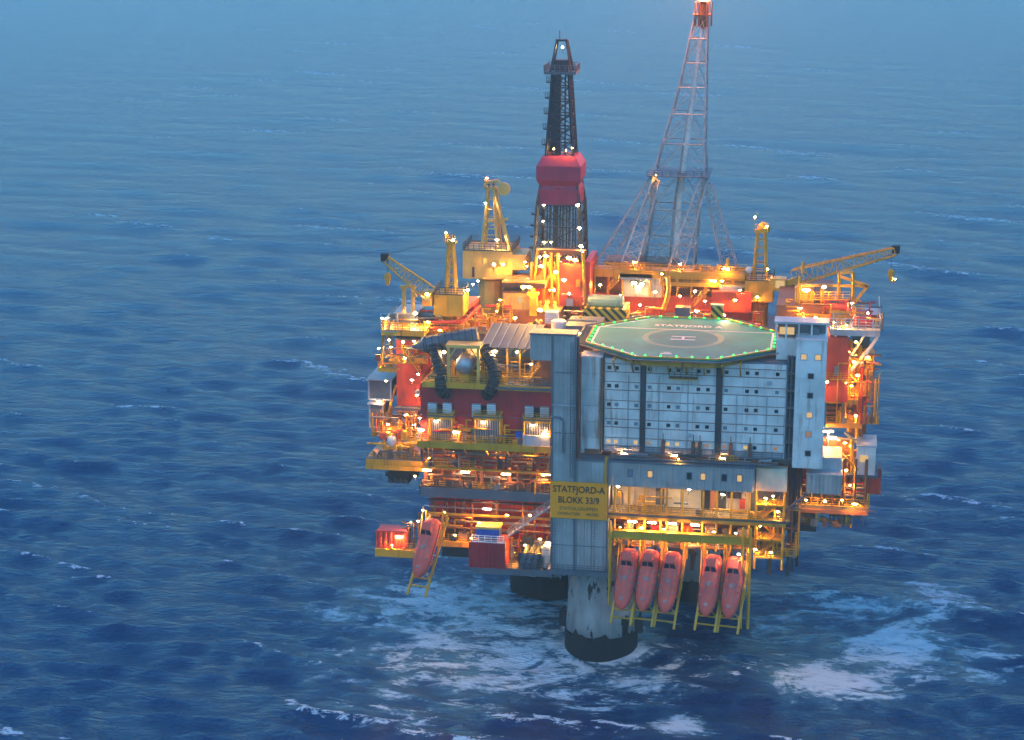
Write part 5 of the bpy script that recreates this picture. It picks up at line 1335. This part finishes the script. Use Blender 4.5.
    MB().box(cx-1.0, cx+1.0, Y-0.7, Y+0.7, ztop, ztop+0.3).build('gin_pole_head', 'derrick_steel', t)
    MB().tube((cx-0.4, Y, ztop), (cx-0.4, Y, ztop+1.7), 0.07, 5).build('aerial', 'derrick_steel', t)
    lamp(t, (cx+0.2, Y-1.0, ztop-0.9), 'lamp_white', 0.2)
    for p, k, s in (((-9.07, 30.2, 76.32), 'lamp_sodium', 0.13), ((-7.08, 30.2, 76.20), 'lamp_sodium', 0.16), ((-6.11, 30.4, 76.53), 'lamp_sodium', 0.13), ((-4.88, 28.5, 67.43), 'lamp_white', 0.4), ((-4.51, 28.5, 63.60), 'lamp_white', 0.34), ((-4.24, 28.5, 60.60), 'lamp_white', 0.34), ((-10.52, 28.5, 67.27), 'lamp_white', 0.26), ((-10.60, 28.5, 64.59), 'lamp_white', 0.26), ((-10.41, 28.5, 61.08), 'lamp_white', 0.3), ((-9.32, 29, 61.02), 'lamp_amber', 0.2)): lamp(t, p, k, s)
derrick()

t = thing('mud_module', 'brown-lit mud module with cabin window and pipe maze left of the derrick', 'module', (-13.38, 22, 47.53))
bx = (-17.22, -6.75, 22, 40, 45.05, 50.78)
MB().box(*bx).build('substructure', 'rust_steel', t)
MZ = bx[5]
mc = (-16.38, -12.05, 23, 29, 50.47, 53.50)
block(t, mc, 'yellow_pale', 4, 1, 2, 'rust_steel')
w = MB().box(*(-13.93, -13.10, 22.8, 22.9, 51.89, 52.90)).build('window', 'window_lit', t)
MB().box(*(-16.71, -9.56, 24, 32, 54.16, 55.00)).build('walkway', 'rust_steel', t)
railing(t, [(-16.71, 24, 54.88), (-9.56, 24, 55.13)], 'yellow')
MB().box(*(-11.74, -10.58, 21.5, 23, 50.09, 53.43)).build('post', 'yellow', t)
MB().box(*(-12.15, -10.34, 21.5, 23, 53.43, 53.93)).build('header', 'yellow', t)
for a, b in (((-17.71, 21, 47.60), (-16.87, 21, 52.00)), ((-16.88, 21, 47.29), (-16.04, 21, 52.70)), ((-16.05, 21, 49.01), (-16.54, 21, 52.18)), ((-18.04, 20, 46.81), (-17.53, 20, 49.86))): MB().bar(a, b, 0.5).build('brace', 'yellow', t)
for k in range(26):
    xa = rnd.uniform(-13, -4); za = rnd.uniform(44.6, 50.5); ya = rnd.uniform(17.5, 21.8)
    L_ = rnd.uniform(1.5, 5)
    q = rnd.random()
    pts = [(xa, ya, za), (xa+L_, ya, za)] if q < 0.5 else [(xa, ya, za), (xa, ya, 44.4)] if q < 0.75 else [(xa, ya, za), (xa+L_*0.7, ya, za+rnd.uniform(-2, 2))]
    pipe(t, pts, rnd.uniform(0.14, 0.3), rnd.choice(('rust_steel', 'pipe_grey', 'red', 'rust_steel', 'yellow')), 7)
MB().bar((-11.26, 19, 48.32), (-9.95, 19, 49.70), 1.0).build('chute', 'dark_steel', t)
MB().lathe((-6.22, 17, 48.49), [(1.2, 0), (1.25, 0.1), (1.25, 2.0), (0.9, 2.2)], 14).build('tank', 'white', t)
lv = (-8.73, -6.60, 18.5, 20, 49.57, 51.57)
MB().box(*lv).build('louvre_box', 'white', t)
for k in range(6): MB().box(lv[0], lv[1], 18.3, 18.49, lv[4]+0.15+k*0.32, lv[4]+0.3+k*0.32).build('slat', 'mark_white', t)
for p, k, s in (((-12.74, 21, 54.99), 'lamp_amber', 0.5), ((-11.75, 21, 55.02), 'lamp_amber', 0.5), ((-8.43, 16.5, 48.85), 'lamp_sodium', 0.25), ((-16.78, 19.5, 51.17), 'lamp_amber', 0.26), ((-16.37, 20, 52.91), 'lamp_amber', 0.22), ((-11.69, 16.5, 48.06), 'lamp_sodium', 0.3), ((-3.07, 14, 49.65), 'lamp_amber', 0.34), ((-14.72, 17, 47.99), 'lamp_sodium', 0.3), ((-9.85, 20.5, 51.37), 'lamp_sodium', 0.5), ((-13.57, 18, 50.46), 'lamp_sodium', 0.45), ((-17.35, 18, 49.15), 'lamp_white', 0.2), ((-2.42, 14, 49.35), 'lamp_sodium', 0.26)): lamp(t, p, k, s)
MB().box(*(-4.81, 0.67, 15, 22, 47.15, 50.27)).build('equipment', 'slate', t)

# striped laydown tank behind the helideck
t = thing('striped_bund', 'pale green tank above black and yellow striped bund behind the helideck', 'tank', (0.03, 26, 47.10))
bx = (-3.19, 3.76, 25, 31, 47.35, 50.89)
MB().box(*bx).build('bund_wall', 'hazard', t)
b2 = (-2.94, 3.18, 25.5, 30, 50.78, 52.46)
c = ((b2[0]+b2[1])/2, 27.5, (b2[4]+b2[5])/2)
MB().lathe((b2[0], 27.5, c[2]), [(0.5, 0), (1.0, 0.2), (1.1, 0.6), (1.1, b2[1]-b2[0]-0.6), (1.0, b2[1]-b2[0]-0.2), (0.5, b2[1]-b2[0])], 14, 'x').build('tank', 'green_pale', t)
b3 = (17.70, 19.64, 24, 25, 49.97, 52.29)
t = thing('striped_box', 'small green and yellow striped box at the back edge of the helideck', 'box', (18.70, 24, 49.97))
MB().box(*b3).build('body', 'hazard', t); MB().box(b3[0]-0.1, b3[1]+0.1, 23.9, 25.1, b3[5]+0.003, b3[5]+0.2).build('lid', 'green_pale', t)

# ------------------------------------------------------------------ modules behind the helideck
t = thing('wellhead_module', 'yellow-decked red module with lit cream wall behind the helideck', 'module', (10.06, 36, 48.26))
bx = (-3.21, 23.50, 36, 44, 45.14, 51.03)
MB().box(*bx).build('substructure', 'red_bright', t)
panels_front(t, bx[0], bx[1], bx[4]+0.2, bx[5], 36, 'red_bright', 12, 2)
BZ = bx[5]
d1 = (-3.50, 23.01, 35, 39, 54.76, 55.36)
MB().box(*d1).build('deck_plate', 'yellow', t)
MB().box(d1[0], d1[1], 34.6, 34.99, d1[4]-0.5, d1[5]+0.2).build('edge_beam', 'yellow', t)
railing(t, [(d1[0], 35, d1[5]), (d1[1], 35, d1[5])], 'yellow', 1.2, 1.3, 0.06)
d2 = (8.41, 23.09, 34.5, 38, 53.10, 53.61)
MB().box(*d2).build('walkway', 'yellow', t); railing(t, [(d2[0], 34.5, d2[5]), (d2[1], 34.5, d2[5])], 'yellow', 1.2, 1.3, 0.06)
cw = (1.75, 8.67, 35.4, 37, 50.81, 54.43)
MB().box(*cw).build('wall', 'cream', t); panels_front(t, cw[0], cw[1], cw[4], cw[5], 35.4, 'cream', 5)
MB().box(*(4.18, 5.02, 34.9, 35.2, 51.24, 52.79)).build('door', 'grey_light', t)
MB().box(*(1.64, 7.03, 34.6, 35, 53.97, 54.91)).build('sign_panel', 'grey_light', t)
pw = (18.48, 22.13, 34.2, 35, 52.13, 53.49)
MB().box(*pw).build('wall', 'cream', t)
rr = (17.24, 23.71, 33.5, 36, 49.21, 52.62)
block(t, rr, 'red_bright', 5, 1, 1)
bk = (-3.44, 22.97, 37.5, 38, 50.69, 53.98)
MB().box(*bk).build('back_wall', 'rust_steel', t)
for x in np.linspace(bx[0]+0.5, bx[1]-0.5, 12): MB().bar((x, 35.2, BZ), (x, 35.2, d1[4]), 0.26).build('post', 'yellow', t)
pipe(t, [(9.77, 34, 54.88), (9.97, 34, 52.83), (9.68, 34, 50.76), (9.04, 34, 49.02)], 0.45, 'yellow')
stair(t, (14.29, 33, 50.12), (16.73, 33, 52.94), 1.0, 'yellow', 9)
stair(t, (-0.46, 34, 51.78), (1.54, 34, 53.91), 1.0, 'yellow', 8)
for k in range(14):
    xa = rnd.uniform(0.5, 26); za = rnd.uniform(BZ+0.3, d1[4]-0.3); pipe(t, [(xa, 36.6, za), (min(27, xa+rnd.uniform(2, 7)), 36.6, za)], rnd.uniform(0.12, 0.25), rnd.choice(('yellow', 'red', 'pipe_grey', 'rust_steel')), 6)
for k in range(16):
    xa = rnd.uniform(-1, 30); MB().box(xa, xa+rnd.uniform(0.7, 1.8), 30, 31.5, 44.2, 46.2+rnd.uniform(0, 1.6)).build('equipment', rnd.choice(('red_bright', 'rust_steel', 'green_pale', 'slate', 'yellow', 'red')), t)
MB().box(*(11.54, 14.01, 28, 30, 49.16, 50.85)).build('equipment', 'slate', t)
for p, k, s in (((4.00, 34.8, 53.31), 'lamp_white', 0.42), ((5.35, 34.8, 53.19), 'lamp_white', 0.4), ((14.35, 33.8, 52.52), 'lamp_white', 0.36), ((15.09, 29, 50.20), 'lamp_white', 0.36), ((1.75, 34, 51.34), 'lamp_white', 0.24), ((-1.60, 33.5, 53.05), 'lamp_sodium', 0.34), ((7.64, 34, 52.06), 'lamp_sodium', 0.34), ((11.92, 33, 51.75), 'lamp_sodium', 0.34), ((21.10, 32.5, 51.51), 'lamp_sodium', 0.34), ((18.80, 33.8, 54.38), 'lamp_amber', 0.3), ((0.47, 33.5, 50.02), 'lamp_sodium', 0.3), ((5.34, 32, 50.19), 'lamp_sodium', 0.3), ((16.17, 32, 51.27), 'lamp_sodium', 0.3), ((8.77, 33.8, 55.23), 'lamp_amber', 0.26), ((21.86, 33, 53.12), 'lamp_amber', 0.26)): lamp(t, p, k, s)
lamp(t, (17.29, 34, 54.28), 'lamp_tube', tube=0.9); lamp(t, (19.39, 34, 56.39), 'lamp_tube', tube=1.0)
MB().bar((19.62, 35, 58.07), (19.69, 35, 55.52), 0.4).build('post', 'yellow', t)
bx = (-1.72, 10.59, 40, 46, 54.67, 55.80)
t2 = thing('flare_base_girder', 'brown steel girder under the feet of the flare tower', 'girder', (4.47, 40, 54.67))
MB().box(*bx).build('girder', 'rust_steel', t2)
MB().box(*(3.88, 5.25, 40.5, 43, 55.61, 56.83)).build('bearing', 'slate', t2)
for x in np.linspace(bx[0]+0.5, bx[1]-0.5, 8): MB().box(x-0.1, x+0.1, 39.8, 39.99, bx[4], bx[5]).build('stiffener', 'rust_steel', t2)

# ------------------------------------------------------------------ flare tower
def flare():
    t = thing('flare_tower', 'tall pale lattice flare tower leaning slightly right with splayed legs', 'flare tower', (9.43, 46, 53.78))
    m0 = 'lattice_pale'
    zb = (9.09, 46, 53.77)[2]; Yb = 46.0
    # ring levels: pixel rows measured on the photograph, turned into metres: (x left, x right, z, y middle, depth)
    lv = []
    for (l, r_, Y) in (((4.57, 46, 53.62), (13.24, 46, 53.91), 46), ((4.97, 46.4, 58.50), (13.53, 46.4, 58.76), 46.4), ((5.87, 46.8, 64.41), (13.79, 46.8, 64.63), 46.8), ((6.07, 47.2, 70.26), (14.82, 47.2, 70.48), 47.2),
                       ((7.40, 47.6, 75.58), (14.49, 47.6, 75.75), 47.6), ((8.81, 48, 80.53), (14.52, 48, 80.65), 48), ((9.89, 48.3, 84.94), (14.48, 48.3, 85.03), 48.3), ((10.71, 48.6, 88.99), (14.44, 48.6, 89.05), 48.6), ((11.45, 48.9, 93.01), (14.41, 48.9, 93.05), 48.9), ((12.19, 49.2, 96.68), (14.46, 49.2, 96.71), 49.2)):
        lv.append((l[0], r_[0], l[2], Y, (r_[0]-l[0])))
    def ring(k):
        a, b, z, Y, d = lv[k]; d = max(d, 1.5)
        return [Vector((a, Y-d/2, z)), Vector((b, Y-d/2, z)), Vector((b, Y+d/2, z)), Vector((a, Y+d/2, z))]
    for c in range(4):
        for k in range(len(lv)-1):
            MB().tube(ring(k)[c], ring(k+1)[c], 0.17 if k < 3 else 0.13, 6).build('chord', m0, t)
    for k in range(len(lv)):
        r_ = ring(k); m = MB()
        for c in range(4): m.tube(r_[c], r_[(c+1) % 4], 0.1, 6)
        m.build('ring_frame', m0, t)
    for k in range(len(lv)-1):
        p, q = ring(k), ring(k+1); m = MB()
        for c in range(4):
            j = (c+1) % 4
            mid = (q[c]+q[j])/2
            m.tube(p[c], mid, 0.065, 5); m.tube(p[j], mid, 0.065, 5); m.tube(p[c], q[j], 0.06, 4); m.tube(p[j], q[c], 0.06, 4)
            m.tube(p[c].lerp(mid, 0.5), p[c].lerp(q[c], 0.5), 0.07, 4); m.tube(p[j].lerp(mid, 0.5), p[j].lerp(q[j], 0.5), 0.07, 4)
        m.build('bracing', m0, t)
    MB().box(lv[3][0]-0.9, lv[3][1]+0.9, lv[3][3]-lv[3][4]/2-0.9, lv[3][3]+lv[3][4]/2+0.9, lv[3][2], lv[3][2]+0.15).build('platform', 'slate', t)
    railing(t, [(lv[3][0]-0.9, lv[3][3]-lv[3][4]/2-0.9, lv[3][2]), (lv[3][1]+0.9, lv[3][3]-lv[3][4]/2-0.9, lv[3][2])], 'slate', 1.1, 1.3, 0.06)
    # splayed lattice legs from the platform
    for a, b in (((6.21, 44, 69.73), (-1.72, 40, 55.33)), ((6.65, 43, 69.56), (2.88, 37, 56.09)), ((14.78, 43, 70.11), (10.84, 37, 55.67)), ((15.35, 45, 68.78), (19.82, 42, 54.42))):
        lattice(t, b, a, (2.6, 1.6), (1.2, 1.0), (0, 1, 0.3), 11, m0, 0.12, 0.055, 'leg_chord')
    for c_ in ring(0): MB().box(c_.x-0.35, c_.x+0.35, c_.y-0.35, c_.y+0.35, 44.2, c_.z-0.05).build('pier', 'rust_steel', t)
    # gas riser and burner
    top = Vector((13.66, 48.6, 96.08))
    MB().tube((10.03, 45, 54.01), (10.44, 46.5, 65.63), 0.5, 10).tube((10.44, 46.5, 65.63), top, 0.48, 10, 0.4).build('gas_riser', 'white', t)
    pipe(t, [(8.87, 46.5, 53.66), (9.63, 47, 65.52), (13.14, 49, 92.69)], 0.2, 'lattice_pale')
    MB().lathe((top.x, top.y, top.z), [(0.5, -1.5), (0.75, 0), (0.75, 2.6), (1.0, 3.2)], 12).build('burner', 'rust_steel', t)
    for k in range(6):
        a = R(60*k); x, y = top.x+1.35*math.cos(a), top.y+1.35*math.sin(a)
        MB().tube((x, y, top.z-1), (x, y, top.z+3.0), 0.16, 6).build('pilot_pipe', 'rust_steel', t)
    r2 = ring(len(lv)-1)
    MB().box(r2[0].x-0.3, r2[1].x+0.3, r2[0].y-0.3, r2[2].y+0.3, r2[0].z+0.2, r2[0].z+0.35).build('tip_platform', 'rust_steel', t)
    lamp(t, (6.68, 42.5, 70.32), 'lamp_sodium', 0.24)
    lamp(t, (3.76, 36.6, 56.54), 'lamp_sodium', 0.34); lamp(t, (11.54, 36.5, 56.48), 'lamp_sodium', 0.34)
    return top
FT = flare()
ft = thing('flare_flame', 'orange gas flame burning at the tip of the flare tower', 'flame', (FT.x, FT.y, FT.z+3.2))
prof = []; 
fl = MB(); rr_ = random.Random(3)
n = 14; rings = [(0.5, 0), (0.9, 0.8), (1.5, 2.0), (2.1, 3.6), (2.3, 5.2), (1.9, 7.2), (1.1, 9.2), (0.3, 11)]
vs = []; fs = []
for k, (r_, h) in enumerate(rings):
    for i in range(n):
        a = 2*math.pi*i/n; q = r_*(1+0.3*math.sin(a*3+k)+0.15*math.sin(a*5-k*2))
        vs.append((FT.x-0.03*h*h+q*math.cos(a), FT.y+q*math.sin(a), FT.z+3.0+h))
for k in range(len(rings)-1):
    for i in range(n): j = (i+1) % n; fs.append((k*n+i, k*n+j, (k+1)*n+j, (k+1)*n+i))
fl.add(vs, fs)
glow('flame', (1.0, 0.24, 0.035), FLAME/LAMP)
fl.build('flame_body', 'flame', ft, True)

# ------------------------------------------------------------------ right flank
t = thing('laydown_platform', 'railed platform on white braces at the upper right edge', 'platform', (40.76, 14, 50.71))
bx = (36.76, 44.56, 13, 30, 50.78, 51.58)
MB().box(*bx).build('deck_plate', 'grey_light', t)
LZ = bx[5]
railing(t, [(bx[0], 13, LZ), (bx[1], 13, LZ), (bx[1], 30, LZ)], 'grey_light', 1.9, 1.2, 0.07, mid=3)
for x in np.linspace(bx[0]+1, bx[1]-0.3, 4): MB().bar((x, 13.2, bx[4]), (x-2.5, 13.2, bx[4]-4.5) if x > bx[0]+2 else (x, 13.2, bx[4]-4), 0.34).build('brace', 'white', t)
MB().bar((bx[1]-0.4, 13.2, bx[4]-0.3), (bx[0]+2.6, 13.2, bx[4]-7.0), 0.42).build('brace', 'white', t)
rb = (40.41, 43.18, 16, 22, 50.92, 53.01)
MB().box(*rb).build('equipment', 'red', t); panels_front(t, rb[0], rb[1], rb[4], rb[5], 16, 'red', 3)
dr = (37.67, 20, 53.89)
MB().lathe((dr[0]-2, 20, dr[2]), [(0.8, 0), (1.6, 0.2), (1.1, 0.4), (1.1, 3.6), (1.6, 3.8), (0.8, 4.0)], 14, 'x').build('winch_drum', 'red_bright', t)
MB().box(dr[0]-2.4, dr[0]+2.6, 19, 21, LZ, dr[2]-1.2).build('winch_frame', 'yellow', t)
for a, b in (((37.92, 20, 59.23), (38.20, 20, 52.28)), ((40.09, 20, 59.47), (40.39, 20, 52.36)), ((37.94, 20, 58.75), (42.67, 20, 57.30)), ((37.92, 20, 59.23), (40.09, 20, 59.47)), ((42.52, 20, 57.30), (40.46, 20, 54.47)), ((40.13, 24, 58.65), (40.44, 24, 51.45)), ((31.85, 20, 58.54), (32.09, 20, 51.72)), ((31.90, 20, 57.09), (42.52, 20, 57.30)), ((33.81, 20, 56.34), (33.99, 20, 51.47)), ((35.36, 20, 56.72), (35.55, 20, 51.85))): MB().bar(a, b, 0.42).build('boom_rest', 'yellow', t)
MB().lathe((32.60, 22, 53.74), [(1.4, -2.6), (1.5, -2.4), (1.5, 2.6), (1.1, 3.0)], 14).build('tank', 'yellow', t)
MB().box(*(31.50, 36.81, 18, 24, 51.61, 52.75)).build('equipment', 'yellow', t)
MB().box(*(34.52, 37.36, 22, 26, 51.74, 55.01)).build('equipment', 'rust_steel', t)
railing(t, [(32.00, 19, 54.88), (39.81, 19, 55.16)], 'yellow', 1.3, 1.1, 0.06)
pipe(t, [(32.22, 25, 58.01), (32.16, 25, 59.81)], 0.3, 'yellow')
for p, k, s in (((35.68, 18.5, 57.22), 'lamp_amber', 0.5), ((32.90, 18.5, 56.47), 'lamp_tube', 0.3), ((37.46, 15, 52.27), 'lamp_white', 0.4), ((32.06, 18, 53.80), 'lamp_sodium', 0.4), ((34.63, 17, 52.51), 'lamp_sodium', 0.4), ((39.32, 15, 52.02), 'lamp_sodium', 0.3), ((40.14, 19, 54.68), 'lamp_white', 0.26), ((33.87, 17, 52.16), 'lamp_amber', 0.36), ((42.62, 15, 54.07), 'lamp_sodium', 0.26)): lamp(t, p, k, s)
lamp(t, (32.89, 18.2, 56.70), 'lamp_tube', tube=1.2)
MB().box(*(28.37, 37.17, 19, 40, 47.57, 53.93)).build('substructure', 'rust_steel', t)

t = thing('fire_pump_module', 'tall red module with small blue window right of the lift tower', 'module', (38.43, 12, 40.32))
rb = (36.22, 39.90, 12, 26, 40.31, 50.59)
block(t, rb, 'red_bright', 3, 4, 3)
MB().box(*(37.76, 38.68, 11.6, 11.85, 44.62, 46.22)).build('window', 'window_mid', t)
railing(t, [(36.59, 11.5, 43.93), (39.97, 11.5, 44.07)], 'yellow', 1.1, 1.0)
lamp(t, (36.76, 11, 43.75), 'lamp_white', 0.3); lamp(t, (39.68, 11, 43.71), 'lamp_amber', 0.22)

t = thing('flank_stairway', 'orange-lit yellow stair tower and pipes along the right edge', 'stairs', (41.89, 14, 35.34))
for px0 in (0,):
    for a, b in (((40.18, 14, 49.88), (40.50, 14, 34.95)), ((41.60, 14, 49.14), (41.80, 14, 33.69)), ((42.89, 16, 48.22), (42.92, 16, 40.41)), ((43.57, 16, 46.79), (43.26, 16, 39.77))): MB().bar(a, b, 0.5).build('post', 'yellow', t)
    for bx in ((39.84, 43.84, 14, 20, 46.89, 47.38), (39.95, 43.65, 14, 20, 44.31, 44.79), (39.92, 43.47, 14, 20, 41.22, 41.87), (36.73, 42.28, 12.5, 20, 39.90, 40.55), (36.88, 42.45, 12.5, 20, 36.00, 36.65)):
        MB().box(*bx).build('landing', 'yellow', t); railing(t, [(bx[0], bx[2], bx[5]), (bx[1], bx[2], bx[5])], 'yellow', 1.1, 1.0, 0.06)
stair(t, (40.40, 14, 44.73), (42.61, 14, 47.25), 0.9, 'yellow', 8); stair(t, (42.84, 14, 41.92), (40.42, 14, 44.25), 0.9, 'yellow', 8)
for a, b in (((42.18, 15, 46.49), (42.33, 15, 35.90)), ((40.66, 15, 49.66), (41.05, 15, 36.66)), ((36.76, 13, 38.99), (40.79, 13, 39.17)), ((36.80, 13, 38.17), (40.98, 13, 38.20)), ((36.83, 13, 37.36), (40.86, 13, 37.38)), ((42.61, 17, 47.63), (43.82, 17, 41.49)), ((40.71, 14, 41.01), (42.58, 14, 33.73)), ((39.86, 12, 35.50), (42.26, 12, 33.65))): pipe(t, [a, b], 0.32, rnd.choice(('pipe_grey', 'rust_steel', 'slate')))
MB().box(*(36.81, 40.85, 14, 26, 35.86, 39.46)).build('module_box', 'dark_steel', t)
MB().box(*(40.42, 43.23, 17, 26, 32.83, 48.40)).build('module_box', 'rust_steel', t)
MB().box(*(42.23, 43.46, 15, 17, 40.68, 43.28)).build('cabinet', 'yellow_pale', t)
for p, k, s in (((39.79, 12.5, 48.31), 'lamp_sodium', 0.34), ((40.95, 12.5, 49.96), 'lamp_sodium', 0.34), ((42.89, 13, 47.51), 'lamp_amber', 0.34), ((40.78, 13, 46.62), 'lamp_amber', 0.36), ((41.49, 13, 44.55), 'lamp_amber', 0.34), ((40.48, 13, 42.73), 'lamp_sodium', 0.34), ((41.97, 13, 40.53), 'lamp_sodium', 0.3), ((41.46, 13, 37.90), 'lamp_sodium', 0.3), ((39.92, 11, 34.00), 'lamp_sodium', 0.28), ((40.87, 11, 33.55), 'lamp_amber', 0.2), ((38.82, 11, 34.43), 'lamp_sodium', 0.3)): lamp(t, p, k, s)
lamp(t, (37.22, 11, 35.74), 'lamp_tube', tube=1.6); lamp(t, (37.88, 11, 34.71), 'lamp_tube', tube=1.4)

t = thing('annex_module', 'blue-grey annex with pale roof at the foot of the lift tower', 'module', (37.00, 2, 28.36))
rb = (34.38, 39.50, 1, 9, 28.69, 31.72)
block(t, rb, 'grey_clad', 4, 1, 3, None, True)
MB().box(rb[0]-0.2, rb[1]+0.2, 0.7, 9.2, rb[5]+0.003, rb[5]+0.25).build('roof', 'grey_light', t)
MB().box(rb[0]+0.5, rb[1], 3, 9, rb[5]+0.253, rb[5]+2.2).build('plant_box', 'grey_light', t)
t = thing('control_cabin', 'pale cabin perched at the right edge above the red container', 'cabin', (43.23, 10, 28.90))
rb = (41.87, 44.62, 9, 15, 29.55, 34.10)
block(t, rb, 'white', 2, 2, 2, 'grey_light')
MB().box(*(42.31, 43.53, 8.6, 8.85, 31.77, 32.74)).build('window', 'window_lit', t)
MB().box(rb[0]-3, rb[1]+0.6, 8.8, 16, rb[4]-0.4, rb[4]-0.003).build('deck_plate', 'slate', t)
t = thing('shipping_container', 'red container below the pale cabin at the far right edge', 'container', (43.84, 11, 25.81))
rb = (42.38, 45.77, 10.5, 14, 25.99, 28.62)
MB().box(*rb).build('body', 'red_bright', t); panels_front(t, rb[0], rb[1], rb[4]+0.1, rb[5]-0.1, 10.5, 'red_bright', 2, 1, rib=True)
MB().box(rb[1]-0.6, rb[1], 10.6, 14, rb[5]+0.003, rb[5]+1.5).build('end_frame', 'red', t)

t = thing('lower_right_deck', 'low right deck strung with pipes and one bright orange floodlight', 'deck', (38.04, 6, 24.18))
bx = (32.80, 43.81, 5, 22, 24.53, 25.51)
MB().box(*bx).build('deck_plate', 'deck_plate', t)
MB().box(bx[0], bx[1], 4.7, 4.99, bx[4]-0.2, bx[4]+0.4).build('edge_beam', 'rust_steel', t)
railing(t, [(bx[0], 5, bx[5]), (bx[1], 5, bx[5])], 'yellow', 1.2, 1.1, 0.06)
for k in range(7): pipe(t, [(bx[0]+0.5, 6.5+(k % 3)*1.1, bx[5]+0.6+0.42*k), (bx[1]-0.5, 6.5+(k % 3)*1.1, bx[5]+0.6+0.42*k)], 0.2, ('rust_steel', 'pipe_grey', 'red')[k % 3], 6)
for x in np.linspace(bx[0]+0.6, bx[1]-0.5, 7): MB().bar((x, 6, bx[5]), (x, 6, bx[5]+7.5), 0.34).build('post', 'rust_steel', t)
MB().box(bx[0], bx[1]-3, 12, 12.3, bx[5], bx[5]+9).build('bulkhead', 'rust_steel', t)
for p, k, s in (((41.78, 4.2, 26.29), 'lamp_sodium', 0.5), ((35.16, 4.2, 27.88), 'lamp_white', 0.26), ((37.20, 4.4, 26.46), 'lamp_sodium', 0.24), ((39.78, 4.4, 26.76), 'lamp_sodium', 0.24), ((34.29, 4.4, 26.47), 'lamp_sodium', 0.24), ((40.92, 6, 28.74), 'lamp_sodium', 0.3), ((40.21, 6, 31.14), 'lamp_sodium', 0.3), ((33.25, 3, 30.91), 'lamp_amber', 0.26)): lamp(t, p, k, s)
for a, b in (((39.52, 8, 32.92), (42.07, 8, 30.61)), ((39.58, 8, 31.30), (39.85, 8, 24.77)), ((40.97, 10, 34.83), (41.39, 10, 25.02)), ((42.53, 8, 27.04), (40.49, 8, 24.31)), ((43.79, 9, 26.46), (43.89, 9, 24.16))): MB().bar(a, b, 0.4).build('brace', 'yellow', t)
bm = Vector((41.93, 4.5, 26.36))
MB().tube(bm, (45.00, 3, 25.40), 0.12, 6, 0.06).build('whip_pole', 'rust_steel', t)

clutter(bpy.data.objects['upper_deck'], (-33, -21, 12.3, 17, UZ, UZ+3.2), 50, ('yellow', 'yellow', 'rust_steel', 'slate', 'red_bright', 'dark_steel'), 21)
clutter(bpy.data.objects['upper_deck'], (-21, -14.5, 13, 22, UZ, UZ+2.6), 40, ('yellow', 'red_bright', 'rust_steel', 'red', 'pipe_grey'), 22)
clutter(bpy.data.objects['mud_module'], (-14, -3, 16.5, 21.8, 45, 50.5), 70, ('rust_steel', 'rust_steel', 'yellow', 'red', 'pipe_grey', 'red_bright'), 23)
clutter(bpy.data.objects['drill_floor'], (-10.5, -3, 24, 27, DZ-5, DZ+2), 60, ('rust_steel', 'yellow', 'yellow', 'red_bright', 'pipe_grey'), 24)
clutter(bpy.data.objects['wellhead_module'], (-2, 26, 32, 35, 46, 49.5), 80, ('yellow', 'red_bright', 'rust_steel', 'green_pale', 'red', 'pipe_grey'), 25)
clutter(bpy.data.objects['wellhead_module'], (-1, 24, 35.1, 38, d1[5], d1[5]+1.1), 36, ('yellow', 'yellow', 'rust_steel'), 26)
lp = bpy.data.objects['laydown_platform']
clutter(lp, (29, 45, 13.5, 24, LZ, LZ+3.2), 80, ('yellow', 'yellow', 'rust_steel', 'red', 'slate', 'pipe_grey'), 27)
clutter(bpy.data.objects['flank_stairway'], (38.3, 45, 11.5, 13.8, 37, 48), 60, ('yellow', 'yellow', 'rust_steel', 'pipe_grey', 'red_bright'), 28)
clutter(bpy.data.objects['flank_stairway'], (37, 43, 10, 13, 28, 36), 44, ('yellow', 'rust_steel', 'pipe_grey', 'slate'), 29)
clutter(bpy.data.objects['lower_right_deck'], (33, 44, 5.2, 7.5, bx[5] if False else 22.0, 25.5), 50, ('yellow', 'rust_steel', 'rust_steel', 'pipe_grey'), 30)
